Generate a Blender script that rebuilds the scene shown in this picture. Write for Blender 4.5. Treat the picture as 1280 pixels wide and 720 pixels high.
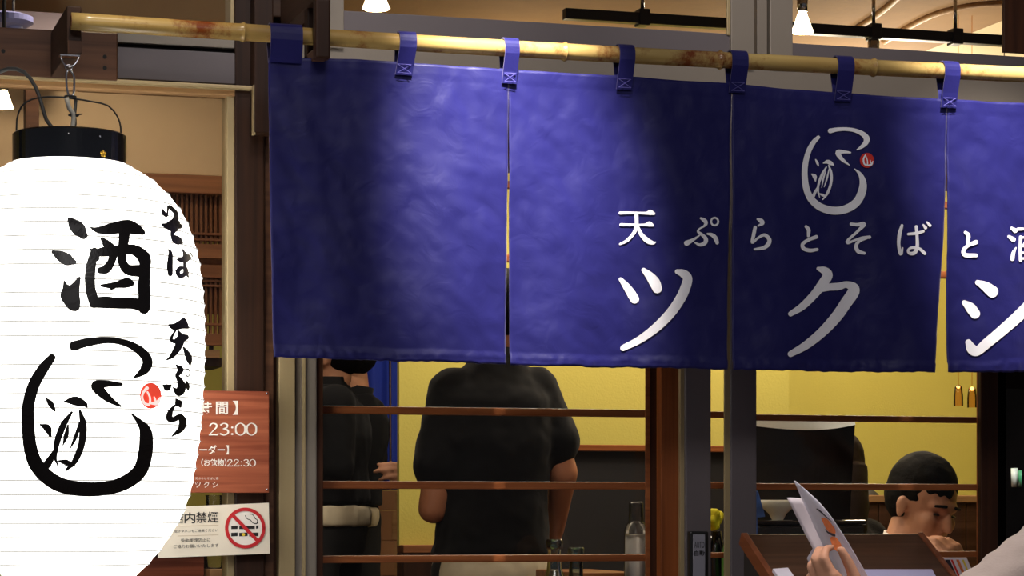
import bpy, bmesh, math, random
from mathutils import Vector, Matrix, noise, geometry
random.seed(7)
for o in list(bpy.data.objects): bpy.data.objects.remove(o)
SC = bpy.context.scene
COL = SC.collection
R = math.radians

# ------------------------------------------------------------------ camera
F = 3100.0; TH = R(16.9); CAM = Vector((0.0, -4.5, 1.12)); HOR = 640.0
cd = bpy.data.cameras.new('camera'); co = bpy.data.objects.new('camera', cd); COL.objects.link(co)
co.location = CAM; co.rotation_euler = (R(90), 0, -TH)
cd.sensor_width = 36.0; cd.lens = F / 1280.0 * 36.0; cd.shift_y = (HOR - 360.0) / 1280.0
cd.clip_start = 0.05; cd.clip_end = 100
SC.camera = co
ST, CT = math.sin(TH), math.cos(TH)
def ray(px, py):
    a = (px - 640.0) / F; b = (HOR - py) / F
    return Vector((ST + CT * a, CT - ST * a, b))
def at(px, py, Y):
    d = ray(px, py); t = (Y - CAM.y) / d.y
    return CAM + d * t
def X(px, Y): return at(px, 0, Y).x
def Z(py, Y, px): return at(px, py, Y).z

# ------------------------------------------------------------------ world, lights, exposure
w = bpy.data.worlds.new('night'); SC.world = w; w.use_nodes = True
w.node_tree.nodes['Background'].inputs[0].default_value = (0.75, 0.72, 0.80, 1)
w.node_tree.nodes['Background'].inputs[1].default_value = 0.10
SC.view_settings.view_transform = 'Standard'; SC.view_settings.look = 'None'
SC.view_settings.exposure = 0.0; SC.view_settings.gamma = 1.0
try: SC.view_settings.use_curve_mapping = False
except Exception: pass
def lamp(kind, name, loc, energy, color, size=0.05, target=None, angle=60, blend=0.6, sx=None, sy=None):
    d = bpy.data.lights.new(name, kind); d.energy = energy; d.color = color
    if kind in ('POINT', 'SPOT'): d.shadow_soft_size = size
    if kind == 'SPOT': d.spot_size = R(angle); d.spot_blend = blend
    if kind == 'AREA':
        d.shape = 'RECTANGLE'; d.size = sx; d.size_y = sy
    o = bpy.data.objects.new(name, d); COL.objects.link(o); o.location = loc
    if target is not None:
        o.rotation_euler = (Vector(target) - Vector(loc)).to_track_quat('-Z', 'Y').to_euler()
    return o
WARM = (1.0, 0.85, 0.66); NEUT = (1.0, 0.92, 0.86)
# eave downlights over the front of the shop
lamp('SPOT', 'eave_or_fill_spot', (X(668, -.8), -.8, 2.95), 640, NEUT, .03, (X(645, 0), .02, Z(228, 0, 640)), 24, 1.0)
lamp('SPOT', 'eave_or_fill_spot', (X(1330, -.8), -.8, 2.95), 430, NEUT, .04, (X(1310, 0), .02, Z(215, 0, 1300)), 29, 1.0)
lamp('SPOT', 'eave_or_fill_spot', (X(190, -.62), -.62, 2.95), 50, WARM, .04, (X(190, 0), .0, Z(40, 0, 190)), 24, 1.0)
for px_ in (500, 1010):   # wide washers over the transoms
    lamp('SPOT', 'eave_washer', (X(px_, -.8), -.8, 2.98), 42, NEUT, .06, (X(px_, .3), .3, Z(15, .3, px_)), 44, 1.0)
lamp('SPOT', 'eave_or_fill_spot', (X(1110, -.95), -.95, 2.95), 130, NEUT, .05, (X(1110, -.6), -.72, 0), 46, .8)  # unseen fill spot added to brighten the stand, hand and sleeve
# unseen area lamp added as soft front fill from behind the viewer
lamp('AREA', 'street_fill', (0.2, -5.5, 4.2), 68, (1.0, 0.96, 0.96), sx=2.5, sy=1.2, target=(1.5, 0, 1.2))

# ------------------------------------------------------------------ materials
def lin(c):
    out = []
    for v in c:
        v = v / 255.0
        out.append(v / 12.92 if v <= .04045 else ((v + .055) / 1.055) ** 2.4)
    return tuple(out) + (1.0,)
MATS = {}
def newmat(name):
    m = bpy.data.materials.new(name); m.use_nodes = True
    nt = m.node_tree; b = nt.nodes['Principled BSDF']; MATS[name] = m
    return m, nt, b
def plain(name, c, rough=.6, metal=0, spec=.5, bump=0, bscale=60, var=.12, vscale=8, sheen=0, coat=0, trans=0):
    """flat colour with a little procedural variation and fine relief"""
    m, nt, b = newmat(name); c = lin(c)
    tc = nt.nodes.new('ShaderNodeTexCoord'); n = nt.nodes.new('ShaderNodeTexNoise')
    n.inputs['Scale'].default_value = vscale; n.inputs['Detail'].default_value = 4
    nt.links.new(tc.outputs['Object'], n.inputs['Vector'])
    mx = nt.nodes.new('ShaderNodeMix'); mx.data_type = 'RGBA'
    mx.inputs['A'].default_value = tuple(v * (1 - var) for v in c[:3]) + (1,)
    mx.inputs['B'].default_value = tuple(min(1, v * (1 + var)) for v in c[:3]) + (1,)
    nt.links.new(n.outputs['Fac'], mx.inputs['Factor']); nt.links.new(mx.outputs['Result'], b.inputs['Base Color'])
    b.inputs['Roughness'].default_value = rough; b.inputs['Metallic'].default_value = metal
    b.inputs['Specular IOR Level'].default_value = spec
    if sheen: b.inputs['Sheen Weight'].default_value = sheen
    if coat: b.inputs['Coat Weight'].default_value = coat
    if trans: b.inputs['Transmission Weight'].default_value = trans
    if bump:
        n2 = nt.nodes.new('ShaderNodeTexNoise'); n2.inputs['Scale'].default_value = bscale; n2.inputs['Detail'].default_value = 3
        nt.links.new(tc.outputs['Object'], n2.inputs['Vector'])
        bp = nt.nodes.new('ShaderNodeBump'); bp.inputs['Strength'].default_value = bump; bp.inputs['Distance'].default_value = .002
        nt.links.new(n2.outputs['Fac'], bp.inputs['Height']); nt.links.new(bp.outputs['Normal'], b.inputs['Normal'])
    return m
def wood(name, c1, c2, axis='x', rough=.5, scale=1.0, bump=.15, coat=0):
    """grain running along the axis"""
    m, nt, b = newmat(name)
    tc = nt.nodes.new('ShaderNodeTexCoord'); mp = nt.nodes.new('ShaderNodeMapping')
    s = [55 * scale] * 3; s['xyz'.index(axis)] = 2.2 * scale
    mp.inputs['Scale'].default_value = s
    nt.links.new(tc.outputs['Object'], mp.inputs['Vector'])
    n = nt.nodes.new('ShaderNodeTexNoise'); n.inputs['Scale'].default_value = 1.0; n.inputs['Detail'].default_value = 5; n.inputs['Distortion'].default_value = .6
    nt.links.new(mp.outputs['Vector'], n.inputs['Vector'])
    cr = nt.nodes.new('ShaderNodeValToRGB')
    cr.color_ramp.elements[0].position = .32; cr.color_ramp.elements[0].color = lin(c1)
    cr.color_ramp.elements[1].position = .68; cr.color_ramp.elements[1].color = lin(c2)
    nt.links.new(n.outputs['Fac'], cr.inputs['Fac']); nt.links.new(cr.outputs['Color'], b.inputs['Base Color'])
    bp = nt.nodes.new('ShaderNodeBump'); bp.inputs['Strength'].default_value = bump; bp.inputs['Distance'].default_value = .001
    nt.links.new(n.outputs['Fac'], bp.inputs['Height']); nt.links.new(bp.outputs['Normal'], b.inputs['Normal'])
    b.inputs['Roughness'].default_value = rough; b.inputs['Specular IOR Level'].default_value = .25
    if coat: b.inputs['Coat Weight'].default_value = coat
    return m
def glassmat(name, tint=(1, 1, 1), refl=1.0, rough=0.0):
    m = bpy.data.materials.new(name); m.use_nodes = True; nt = m.node_tree; MATS[name] = m
    nt.nodes.clear()
    out = nt.nodes.new('ShaderNodeOutputMaterial'); mix = nt.nodes.new('ShaderNodeMixShader')
    tr = nt.nodes.new('ShaderNodeBsdfTransparent'); gl = nt.nodes.new('ShaderNodeBsdfGlossy'); fr = nt.nodes.new('ShaderNodeFresnel')
    tr.inputs[0].default_value = tuple(tint) + (1,); gl.inputs['Roughness'].default_value = rough
    fr.inputs['IOR'].default_value = 1.0 + .45 * refl
    nt.links.new(fr.outputs[0], mix.inputs[0]); nt.links.new(tr.outputs[0], mix.inputs[1]); nt.links.new(gl.outputs[0], mix.inputs[2])
    nt.links.new(mix.outputs[0], out.inputs[0])
    return m
def emit(name, c, strength):
    m, nt, b = newmat(name); c = lin(c)
    b.inputs['Base Color'].default_value = c; b.inputs['Emission Color'].default_value = c
    b.inputs['Emission Strength'].default_value = strength
    return m

wood('dark_wood', (34, 19, 11), (58, 34, 20), 'z', .5)
wood('dark_wood_x', (42, 27, 19), (64, 43, 30), 'x', .5)
wood('dark_wood_y', (46, 30, 22), (70, 47, 34), 'y', .55)
wood('brown_wood_x', (74, 48, 33), (98, 66, 46), 'x', .5)
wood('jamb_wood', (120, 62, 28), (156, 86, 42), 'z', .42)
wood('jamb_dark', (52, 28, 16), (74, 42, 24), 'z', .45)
wood('muntin_wood', (124, 66, 32), (166, 98, 54), 'x', .42)
wood('sign_wood', (128, 62, 40), (172, 96, 66), 'x', .5, scale=1.3)
wood('light_wood', (150, 112, 74), (182, 142, 98), 'x', .5)
wood('lattice_wood', (106, 64, 38), (140, 90, 56), 'z', .5)
wood('lattice_rail', (116, 72, 44), (150, 98, 62), 'x', .5)
wood('counter_wood', (110, 66, 38), (146, 94, 58), 'x', .35)
wood('stand_wood', (62, 40, 28), (90, 62, 46), 'x', .3, coat=.3)
wood('stand_edge', (110, 58, 34), (140, 80, 50), 'y', .4)
wood('floor_wood', (60, 42, 30), (84, 60, 44), 'y', .4)
plain('brass_frame', (172, 152, 112), .42, .25, var=.08)
plain('aluminium', (138, 128, 116), .45, .15, var=.05, vscale=20)
plain('dark_aluminium', (104, 96, 98), .5, .12, var=.05)
plain('groove', (18, 14, 12), .8)
plain('tan_panel', (196, 166, 126), .8, var=.05, vscale=30)
plain('yellow_plaster', (196, 184, 90), .85, bump=.3, bscale=140, var=.05, vscale=4)
plain('brown_ceiling', (150, 116, 76), .85, bump=.4, bscale=60, var=.12, vscale=14)
plain('cream_ceiling', (224, 206, 168), .8, var=.04)
plain('black_metal', (22, 22, 24), .4, .3)
plain('black_plastic', (20, 19, 19), .35)
plain('black_panel', (30, 29, 32), .6)
plain('cabinet_black', (6, 5, 5), .9, spec=.0)
plain('pale_glass', (196, 208, 202), .15, coat=.5)
plain('green_glassware', (70, 150, 110), .15, coat=.5)
plain('cream_plastic', (246, 240, 222), .45)
plain('chrome', (200, 200, 205), .15, 1.0, var=.02)
plain('lacquer', (10, 13, 18), .16, coat=.6, var=.02)
plain('gold', (214, 168, 60), .3, .9)
plain('cable_grey', (70, 70, 68), .5)
plain('cable_white', (190, 188, 178), .5)
plain('rubber_black', (14, 14, 14), .5)
plain('white_print', (250, 249, 255), .65, var=.04, vscale=30)
plain('sign_white', (240, 232, 222), .6, var=.02)
plain('sign_paper', (238, 226, 206), .55, var=.02)
plain('ink', (26, 20, 18), .35, var=.25, vscale=40)
plain('print_black', (30, 26, 26), .5, var=.02)
plain('print_red', (196, 34, 40), .5, var=.03)
plain('print_yellow', (236, 206, 60), .5, var=.03)
plain('print_tan', (196, 172, 140), .6, var=.03)
emit('lantern_mark', (255, 236, 226), .8)  # self-lit like the seal, for lantern light coming through
emit('lantern_seal', (232, 72, 52), .8)  # red is self-lit, standing in for lantern light behind the seal
plain('seal_red', (214, 46, 32), .5, var=.05)
plain('skin', (206, 150, 120), .55, var=.06, vscale=20, spec=.35)
plain('skin_deep', (176, 116, 84), .55, var=.06, vscale=20, spec=.35)
plain('hair_black', (8, 7, 7), .8, spec=.15, bump=.6, bscale=120, var=.3, vscale=60)
plain('hair_brown', (34, 22, 16), .75, spec=.2, bump=.6, bscale=120, var=.3, vscale=60)
plain('black_cloth', (17, 17, 19), .95, spec=.15, bump=.25, bscale=50, sheen=.05)
plain('black_trousers', (20, 20, 23), .9, bump=.2, bscale=50)
plain('beige_cloth', (206, 194, 170), .85, bump=.2, bscale=60)
plain('white_shirt', (226, 222, 218), .8, bump=.2, bscale=60)
plain('grey_sweater', (176, 160, 152), .9, bump=.5, bscale=220, sheen=.2)
plain('jeans', (50, 58, 80), .9)
plain('shoe', (24, 22, 22), .5)
plain('blue_curtain', (24, 54, 176), .8, bump=.15, bscale=40)
plain('cardboard', (168, 122, 86), .8)
plain('menu_paper', (232, 226, 240), .45, var=.02)
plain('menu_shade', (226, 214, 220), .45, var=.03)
plain('food_orange', (222, 120, 66), .5, var=.35, vscale=160)
plain('food_dark', (44, 34, 44), .5, var=.2, vscale=120)
plain('stitch_thread', (92, 88, 160), .7)
plain('lavender', (190, 186, 226), .5, var=.03)
plain('yellow_cloth', (226, 214, 40), .9, bump=.6, bscale=120)
plain('green_plastic', (70, 130, 50), .5)
plain('blue_pouch', (60, 100, 170), .4, var=.3, vscale=40)
plain('ground_stone', (92, 88, 86), .8, bump=.3, var=.1)
plain('outer_wall', (104, 84, 66), .8, bump=.3)
plain('switch_grey', (150, 148, 158), .4)
plain('nail', (214, 120, 110), .3)
plain('eye_white', (230, 225, 220), .3); plain('eye_dark', (20, 14, 12), .3); plain('lip', (170, 92, 84), .5)
plain('lavender_duct', (150, 134, 140), .7)
plain('lavender_lamp', (120, 122, 170), .4)
glassmat('window_glass', (.98, .985, .98), .5)
glassmat('teal_glass', (.64, .87, .91), 2.2, .02)
glassmat('clear_plastic', (.80, .80, .80), 1.2, .12)
glassmat('amber_glass', (.95, .72, .5), 1.2, .02)
glassmat('green_glass', (.35, .6, .4), 1.3, .02)
emit('bulb_warm', (255, 226, 180), 14.0)
emit('bulb_amber', (255, 190, 110), 6.0)
emit('bulb_red', (255, 70, 40), .7)

def cloth_indigo():
    m, nt, b = newmat('indigo_cloth')
    tc = nt.nodes.new('ShaderNodeTexCoord'); n = nt.nodes.new('ShaderNodeTexNoise')
    n.inputs['Scale'].default_value = 9; n.inputs['Detail'].default_value = 6
    nt.links.new(tc.outputs['Object'], n.inputs['Vector'])
    mx = nt.nodes.new('ShaderNodeMix'); mx.data_type = 'RGBA'
    mx.inputs['A'].default_value = lin((19, 18, 80)); mx.inputs['B'].default_value = lin((24, 23, 92))
    nt.links.new(n.outputs['Fac'], mx.inputs['Factor']); nt.links.new(mx.outputs['Result'], b.inputs['Base Color'])
    b.inputs['Roughness'].default_value = .5; b.inputs['Specular IOR Level'].default_value = .3
    b.inputs['Sheen Weight'].default_value = .38; b.inputs['Sheen Roughness'].default_value = .4
    b.inputs['Sheen Tint'].default_value = (.8, .76, 1, 1)
    n2 = nt.nodes.new('ShaderNodeTexNoise'); n2.inputs['Scale'].default_value = 22; n2.inputs['Detail'].default_value = 8; n2.inputs['Distortion'].default_value = 1.2
    nt.links.new(tc.outputs['Object'], n2.inputs['Vector'])
    bp = nt.nodes.new('ShaderNodeBump'); bp.inputs['Strength'].default_value = .35; bp.inputs['Distance'].default_value = .004
    nt.links.new(n2.outputs['Fac'], bp.inputs['Height']); nt.links.new(bp.outputs['Normal'], b.inputs['Normal'])
cloth_indigo()
def bamboo():
    m, nt, b = newmat('bamboo')
    tc = nt.nodes.new('ShaderNodeTexCoord'); mp = nt.nodes.new('ShaderNodeMapping'); mp.inputs['Scale'].default_value = (3, 30, 30)
    nt.links.new(tc.outputs['Object'], mp.inputs['Vector'])
    n = nt.nodes.new('ShaderNodeTexNoise'); n.inputs['Scale'].default_value = 1; n.inputs['Detail'].default_value = 4
    nt.links.new(mp.outputs['Vector'], n.inputs['Vector'])
    cr = nt.nodes.new('ShaderNodeValToRGB')
    cr.color_ramp.elements[0].position = .3; cr.color_ramp.elements[0].color = lin((150, 118, 62))
    cr.color_ramp.elements[1].position = .7; cr.color_ramp.elements[1].color = lin((196, 168, 104))
    nt.links.new(n.outputs['Fac'], cr.inputs['Fac'])
    n2 = nt.nodes.new('ShaderNodeTexNoise'); n2.inputs['Scale'].default_value = 4.0; n2.inputs['Detail'].default_value = 12; n2.inputs['Roughness'].default_value = .75
    nt.links.new(tc.outputs['Object'], n2.inputs['Vector'])
    c2 = nt.nodes.new('ShaderNodeValToRGB'); c2.color_ramp.elements[0].position = .51; c2.color_ramp.elements[1].position = .61
    nt.links.new(n2.outputs['Fac'], c2.inputs['Fac'])
    mx = nt.nodes.new('ShaderNodeMix'); mx.data_type = 'RGBA'; mx.inputs['B'].default_value = lin((118, 56, 18))
    nt.links.new(c2.outputs['Color'], mx.inputs['Factor']); nt.links.new(cr.outputs['Color'], mx.inputs['A'])
    nt.links.new(mx.outputs['Result'], b.inputs['Base Color'])
    b.inputs['Roughness'].default_value = .25
bamboo()
def paper(name, em, tr, col):
    """lantern paper: glows, and passes the light of the bulb inside"""
    m = bpy.data.materials.new(name); m.use_nodes = True; nt = m.node_tree; MATS[name] = m; nt.nodes.clear()
    out = nt.nodes.new('ShaderNodeOutputMaterial'); a1 = nt.nodes.new('ShaderNodeAddShader'); mixs = nt.nodes.new('ShaderNodeMixShader')
    e = nt.nodes.new('ShaderNodeEmission'); e.inputs[0].default_value = col; e.inputs[1].default_value = em
    t = nt.nodes.new('ShaderNodeBsdfTranslucent'); t.inputs[0].default_value = (tr, tr, tr * .97, 1)
    d = nt.nodes.new('ShaderNodeBsdfDiffuse'); d.inputs[0].default_value = (.8, .8, .78, 1)
    mixs.inputs[0].default_value = .25
    nt.links.new(t.outputs[0], mixs.inputs[1]); nt.links.new(d.outputs[0], mixs.inputs[2])
    nt.links.new(e.outputs[0], a1.inputs[0]); nt.links.new(mixs.outputs[0], a1.inputs[1]); nt.links.new(a1.outputs[0], out.inputs[0])
paper('lantern_paper', 1.7, .8, (1, .985, .95, 1)); paper('lantern_rib', .30, .2, (1, .95, .88, 1))

# ------------------------------------------------------------------ mesh helpers
class MB:
    def __init__(s): s.v = []; s.f = []
    def add(s, vs, fs):
        n = len(s.v); s.v += [Vector(p) for p in vs]; s.f += [tuple(i + n for i in f) for f in fs]; return s
    def box(s, x0, x1, y0, y1, z0, z1):
        return s.add([(x0,y0,z0),(x1,y0,z0),(x1,y1,z0),(x0,y1,z0),(x0,y0,z1),(x1,y0,z1),(x1,y1,z1),(x0,y1,z1)],
                     [(0,3,2,1),(4,5,6,7),(0,1,5,4),(1,2,6,5),(2,3,7,6),(3,0,4,7)])
    def prism(s, pts, d):
        """closed polygon pts (3D list) pushed by vector d"""
        n = len(pts); d = Vector(d); vs = [Vector(p) for p in pts]; vs += [p + d for p in vs]
        return s.add(vs, [tuple(range(n))[::-1], tuple(range(n, 2*n))] + [(i, (i+1) % n, n+(i+1) % n, n+i) for i in range(n)])
    def lathe(s, prof, c, seg=24, cap=True, axis=None):
        """prof: (radius, height) along +z (or along axis) from centre c"""
        c = Vector(c); q = Matrix.Identity(3) if axis is None else Vector(axis).normalized().to_track_quat('Z', 'Y').to_matrix()
        vs = []; fs = []
        for r, h in prof:
            for k in range(seg):
                a = 2*math.pi*k/seg; vs.append(c + q @ Vector((r*math.cos(a), r*math.sin(a), h)))
        m = len(prof)
        for i in range(m-1):
            for k in range(seg):
                k2 = (k+1) % seg; fs.append((i*seg+k, i*seg+k2, (i+1)*seg+k2, (i+1)*seg+k))
        if cap: fs.append(tuple(range(seg))[::-1]); fs.append(tuple((m-1)*seg+k for k in range(seg)))
        return s.add(vs, fs)
    def tube(s, pts, r, seg=8, closed=False):
        pts = [Vector(p) for p in pts]; n = len(pts); rs = r if isinstance(r, (list, tuple)) else [r]*n
        vs = []; fs = []; up = None
        for i, p in enumerate(pts):
            a = pts[(i-1) % n] if (closed or i > 0) else p; b = pts[(i+1) % n] if (closed or i < n-1) else p
            t = (b - a).normalized()
            if up is None: up = Vector((0,0,1)) if abs(t.z) < .9 else Vector((1,0,0))
            u = (up - t * up.dot(t)).normalized(); v = t.cross(u); up = u
            for k in range(seg):
                g = 2*math.pi*k/seg; vs.append(p + (u*math.cos(g) + v*math.sin(g)) * rs[i])
        for i in range(n if closed else n-1):
            j = (i+1) % n
            for k in range(seg):
                k2 = (k+1) % seg; fs.append((i*seg+k, j*seg+k, j*seg+k2, i*seg+k2))
        if not closed: fs.append(tuple(range(seg))); fs.append(tuple((n-1)*seg+k for k in range(seg))[::-1])
        return s.add(vs, fs)
    def capsule(s, p0, p1, r0, r1, seg=14):
        p0 = Vector(p0); p1 = Vector(p1); d = p1 - p0; L = d.length
        if L < 1e-6: return s.ellipsoid(p0, (r0, r0, r0))
        prof = []
        for k in range(1, 6): a = -math.pi/2 + k*math.pi/12; prof.append((r0*math.cos(a), r0*math.sin(a)))
        prof.append((r0, 0)); prof.append((r1, L))
        for k in range(1, 6): a = k*math.pi/12; prof.append((r1*math.cos(a), L + r1*math.sin(a)))
        return s.lathe(prof, p0, seg, True, d)
    def ellipsoid(s, c, r, rot=None, seg=20, rings=12):
        c = Vector(c); vs = []; fs = []
        for i in range(rings+1):
            a = -math.pi/2 + math.pi*i/rings
            for k in range(seg):
                g = 2*math.pi*k/seg
                p = Vector((r[0]*math.cos(a)*math.cos(g), r[1]*math.cos(a)*math.sin(g), r[2]*math.sin(a)))
                vs.append(c + (rot @ p if rot is not None else p))
        for i in range(rings):
            for k in range(seg):
                k2 = (k+1) % seg; fs.append((i*seg+k, i*seg+k2, (i+1)*seg+k2, (i+1)*seg+k))
        return s.add(vs, fs)
    def loft(s, rings, rot, seg=24, p=2.4):
        """rings: (centre, rx, ry) super-ellipses in the plane of rot's x and y"""
        vs = []; fs = []
        for c, rx, ry in rings:
            for k in range(seg):
                g = 2*math.pi*k/seg; cx, sy = math.cos(g), math.sin(g)
                q = Vector((rx*math.copysign(abs(cx)**(2/p), cx), ry*math.copysign(abs(sy)**(2/p), sy), 0))
                vs.append(Vector(c) + rot @ q)
        m = len(rings)
        for i in range(m-1):
            for k in range(seg):
                k2 = (k+1) % seg; fs.append((i*seg+k, i*seg+k2, (i+1)*seg+k2, (i+1)*seg+k))
        fs.append(tuple(range(seg))[::-1]); fs.append(tuple((m-1)*seg+k for k in range(seg)))
        return s.add(vs, fs)
    def build(s, name, mat, parent=None, bevel=0, smooth=False, weld=False):
        root = root_loc(parent) if parent is not None else None
        if root is None:
            xs = [p.x for p in s.v]; ys = [p.y for p in s.v]; zs = [p.z for p in s.v]
            root = Vector(((min(xs)+max(xs))/2, (min(ys)+max(ys))/2, min(zs)))
        me = bpy.data.meshes.new(name)
        me.from_pydata([tuple(p - root) for p in s.v], [], s.f); me.update()
        bm = bmesh.new(); bm.from_mesh(me)
        if weld: bmesh.ops.remove_doubles(bm, verts=bm.verts, dist=1e-5)
        bmesh.ops.recalc_face_normals(bm, faces=bm.faces)
        if bevel: bmesh.ops.bevel(bm, geom=list(bm.edges), offset=bevel, segments=2, affect='EDGES', profile=.6)
        bm.to_mesh(me); bm.free()
        return link(name, me, mat, parent, root, smooth)
def link(name, me, mat, parent, root, smooth=False):
    me.materials.clear(); me.materials.append(MATS[mat])
    if smooth:
        for p in me.polygons: p.use_smooth = True
    o = bpy.data.objects.new(name, me); COL.objects.link(o)
    if parent is None: o.location = root; o['_l'] = tuple(root)
    else: o.parent = parent
    return o
LOCS = {}
def root_loc(o):
    while o.parent is not None: o = o.parent
    return o.location.copy()
def tag(o, label, cat=None, group=None, kind=None):
    if label: o['label'] = label
    if cat: o['category'] = cat
    if group: o['group'] = group
    if kind: o['kind'] = kind
    return o
def thing(name, loc, label, cat, group=None):
    o = bpy.data.objects.new(name, None); COL.objects.link(o); o.location = loc; o.empty_display_size = .05
    return tag(o, label, cat, group)
def holder(name, loc):
    o = bpy.data.objects.new(name, None); COL.objects.link(o); o.location = loc; o['kind'] = 'structure'; return o
def struct(o): o['kind'] = 'structure'; return o
def box(name, mat, parent, x0, x1, y0, y1, z0, z1, bevel=.0015):
    return MB().box(min(x0,x1), max(x0,x1), min(y0,y1), max(y0,y1), min(z0,z1), max(z0,z1)).build(name, mat, parent, bevel)
def pbox(name, mat, parent, px0, py0, px1, py1, Y, depth, ref=None, bevel=.0015):
    """box whose front face on the plane Y covers the given place; heights are read at the column ref"""
    ref = (px0 + px1) / 2 if ref is None else ref
    return box(name, mat, parent, X(px0, Y), X(px1, Y), Y, Y + depth, Z(py1, Y, ref), Z(py0, Y, ref), bevel)

def crom(pts, step):
    """smooth curve through points of any dimension, sampled about every step units"""
    P = [Vector(p) for p in pts]; out = []
    for i in range(len(P) - 1):
        p0 = P[i-1] if i else P[0] * 2 - P[1]; p1 = P[i]; p2 = P[i+1]; p3 = P[i+2] if i + 2 < len(P) else P[-1] * 2 - P[-2]
        n = max(2, int((p2 - p1).length / step))
        for k in range(n):
            t = k / n
            out.append(.5 * ((2*p1) + (p2-p0)*t + (2*p0-5*p1+4*p2-p3)*t*t + (3*p1-p0-3*p2+p3)*t**3))
    out.append(P[-1]); return out
def stroke(mb, pts, fn, step=1.5, across=4, closed=False):
    """a brush stroke: (x, y, width) points; fn places each point on the painted surface"""
    P = crom([Vector(p) for p in pts], step)
    if not closed:   # round ends
        a, b = P[0], P[-1]; d0 = (P[0]-P[1]).xy.normalized(); d1 = (P[-1]-P[-2]).xy.normalized()
        e0 = [Vector((a.x + d0.x*a.z/2*s, a.y + d0.y*a.z/2*s, a.z*c)) for s, c in ((.95,.3),(.75,.66),(.4,.92))]
        e1 = [Vector((b.x + d1.x*b.z/2*s, b.y + d1.y*b.z/2*s, b.z*c)) for s, c in ((.4,.92),(.75,.66),(.95,.3))]
        P = e0 + P + e1
    vs = []; fs = []; n = len(P)
    for i, p in enumerate(P):
        q0 = P[max(0, i-1)]; q1 = P[min(n-1, i+1)]; t = (q1 - q0).xy
        if t.length < 1e-6: t = Vector((1, 0))
        t.normalize(); nrm = Vector((-t.y, t.x))
        for k in range(across + 1):
            o = (k / across - .5) * max(.2, p.z); vs.append(fn(p.x + nrm.x*o, p.y + nrm.y*o))
    for i in range(n-1):
        for k in range(across):
            a = i*(across+1)+k; fs.append((a, a+1, a+across+2, a+across+1))
    mb.add(vs, fs)
def poly(mb, pts, fn, step=4):
    """a filled outline on a surface"""
    P = [Vector(p) for p in pts]; C = crom([(p.x, p.y, 0) for p in P + [P[0]]], step)[:-1]
    ring = [Vector((c.x, c.y)) for c in C]; n = len(ring); inner = []
    xs = [p.x for p in ring]; ys = [p.y for p in ring]
    x = min(xs) + step
    while x < max(xs):
        y = min(ys) + step
        while y < max(ys):
            q = Vector((x, y)); inside = False
            for i in range(n):
                a, b = ring[i], ring[(i+1) % n]
                if (a.y > y) != (b.y > y) and x < (b.x-a.x)*(y-a.y)/(b.y-a.y)+a.x: inside = not inside
            if inside and min((q-r).length for r in ring) > step*.4: inner.append(q)
            y += step
        x += step
    r = geometry.delaunay_2d_cdt(ring + inner, [], [list(range(n))], 1, 1e-6)
    mb.add([fn(p.x, p.y) for p in r[0]], [tuple(f) for f in r[2]])

TXT = {}
def text_mesh(body, rect, Y, mat, parent, name='lettering', slope=0.0, bold=0.0, ref=None):
    """a line of writing fitted into rect (left, top, right, bottom) on the plane Y"""
    c = bpy.data.curves.new('t', 'FONT'); c.body = body; c.offset = bold; c.resolution_u = 3
    o = bpy.data.objects.new('t', c); COL.objects.link(o); bpy.context.view_layer.update()
    me = bpy.data.meshes.new_from_object(o.evaluated_get(bpy.context.evaluated_depsgraph_get()))
    bpy.data.objects.remove(o); bpy.data.curves.remove(c)
    xs = [v.co.x for v in me.vertices]; ys = [v.co.y for v in me.vertices]
    l, t, r, b = rect; x0, x1, y0, y1 = min(xs), max(xs), min(ys), max(ys); mb = MB()
    vs = []
    for v in me.vertices:
        px = l + (v.co.x - x0) / (x1 - x0) * (r - l); py = t + (y1 - v.co.y) / (y1 - y0) * (b - t) + slope * (px - l)
        p = at(px, py, Y); vs.append(p)
    mb.add(vs, [tuple(p.vertices) for p in me.polygons]); bpy.data.meshes.remove(me)
    n = len(mb.v)
    return mb.build(name, mat, parent)

# ================================================================== SETTING
FY = .30      # plane of the shop front
GZ = .08      # floor level inside
struct(box('ground', 'ground_stone', None, -4, 7, -7, .28, -.1, 0, 0))
struct(box('floor', 'floor_wood', None, -3, 7, .28, 6.2, -.1, GZ, 0))
struct(box('ceiling', 'brown_ceiling', None, -3, X(985, 3), .42, 6.2, 2.45, 2.55, 0))
struct(box('ceiling', 'cream_ceiling', None, X(985, 3), 7, .42, 6.2, 2.45, 2.55, 0))
struct(box('wall_back', 'yellow_plaster', None, -3, 7, 5.4, 5.5, GZ, 2.45, 0))
struct(box('wall_left', 'yellow_plaster', None, -1.6, -1.5, .42, 5.4, GZ, 2.45, 0))
struct(box('wall_right', 'yellow_plaster', None, 4.6, 4.7, .42, 5.4, GZ, 2.45, 0))
# upper wall above the transoms (above the frame)
struct(box('wall_front', 'outer_wall', None, -3, 7, FY, .42, 2.262, 3.2, 0))

# yellow partition behind the first bay and its wooden wainscot
PY = 2.6
part_l, part_r = X(499, PY), X(986, PY)
struct(box('wall_partition', 'yellow_plaster', None, part_l, part_r, PY, PY + .025, Z(682, PY, 520), 2.45, 0))
wn = struct(box('wall_wainscot', 'brown_wood_x', None, part_l, part_r, PY - .03, PY + .03, GZ, Z(691, PY, 520), .002))
struct(box('trim_1', 'lattice_rail', None, part_l, part_r, PY - .05, PY + .03, Z(691, PY, 520), Z(681, PY, 520), .003))
k = 0; xx = part_l
while xx < part_r - .1:
    box('plank', 'dark_wood', wn, xx + .002, xx + .108, PY - .04, PY - .03, GZ, Z(692, PY, 520), .002); xx += .112

struct(box('wall_alcove', 'yellow_plaster', None, X(960, 3.3), 4.6, 3.3, 3.4, GZ, 2.45, 0))
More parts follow.
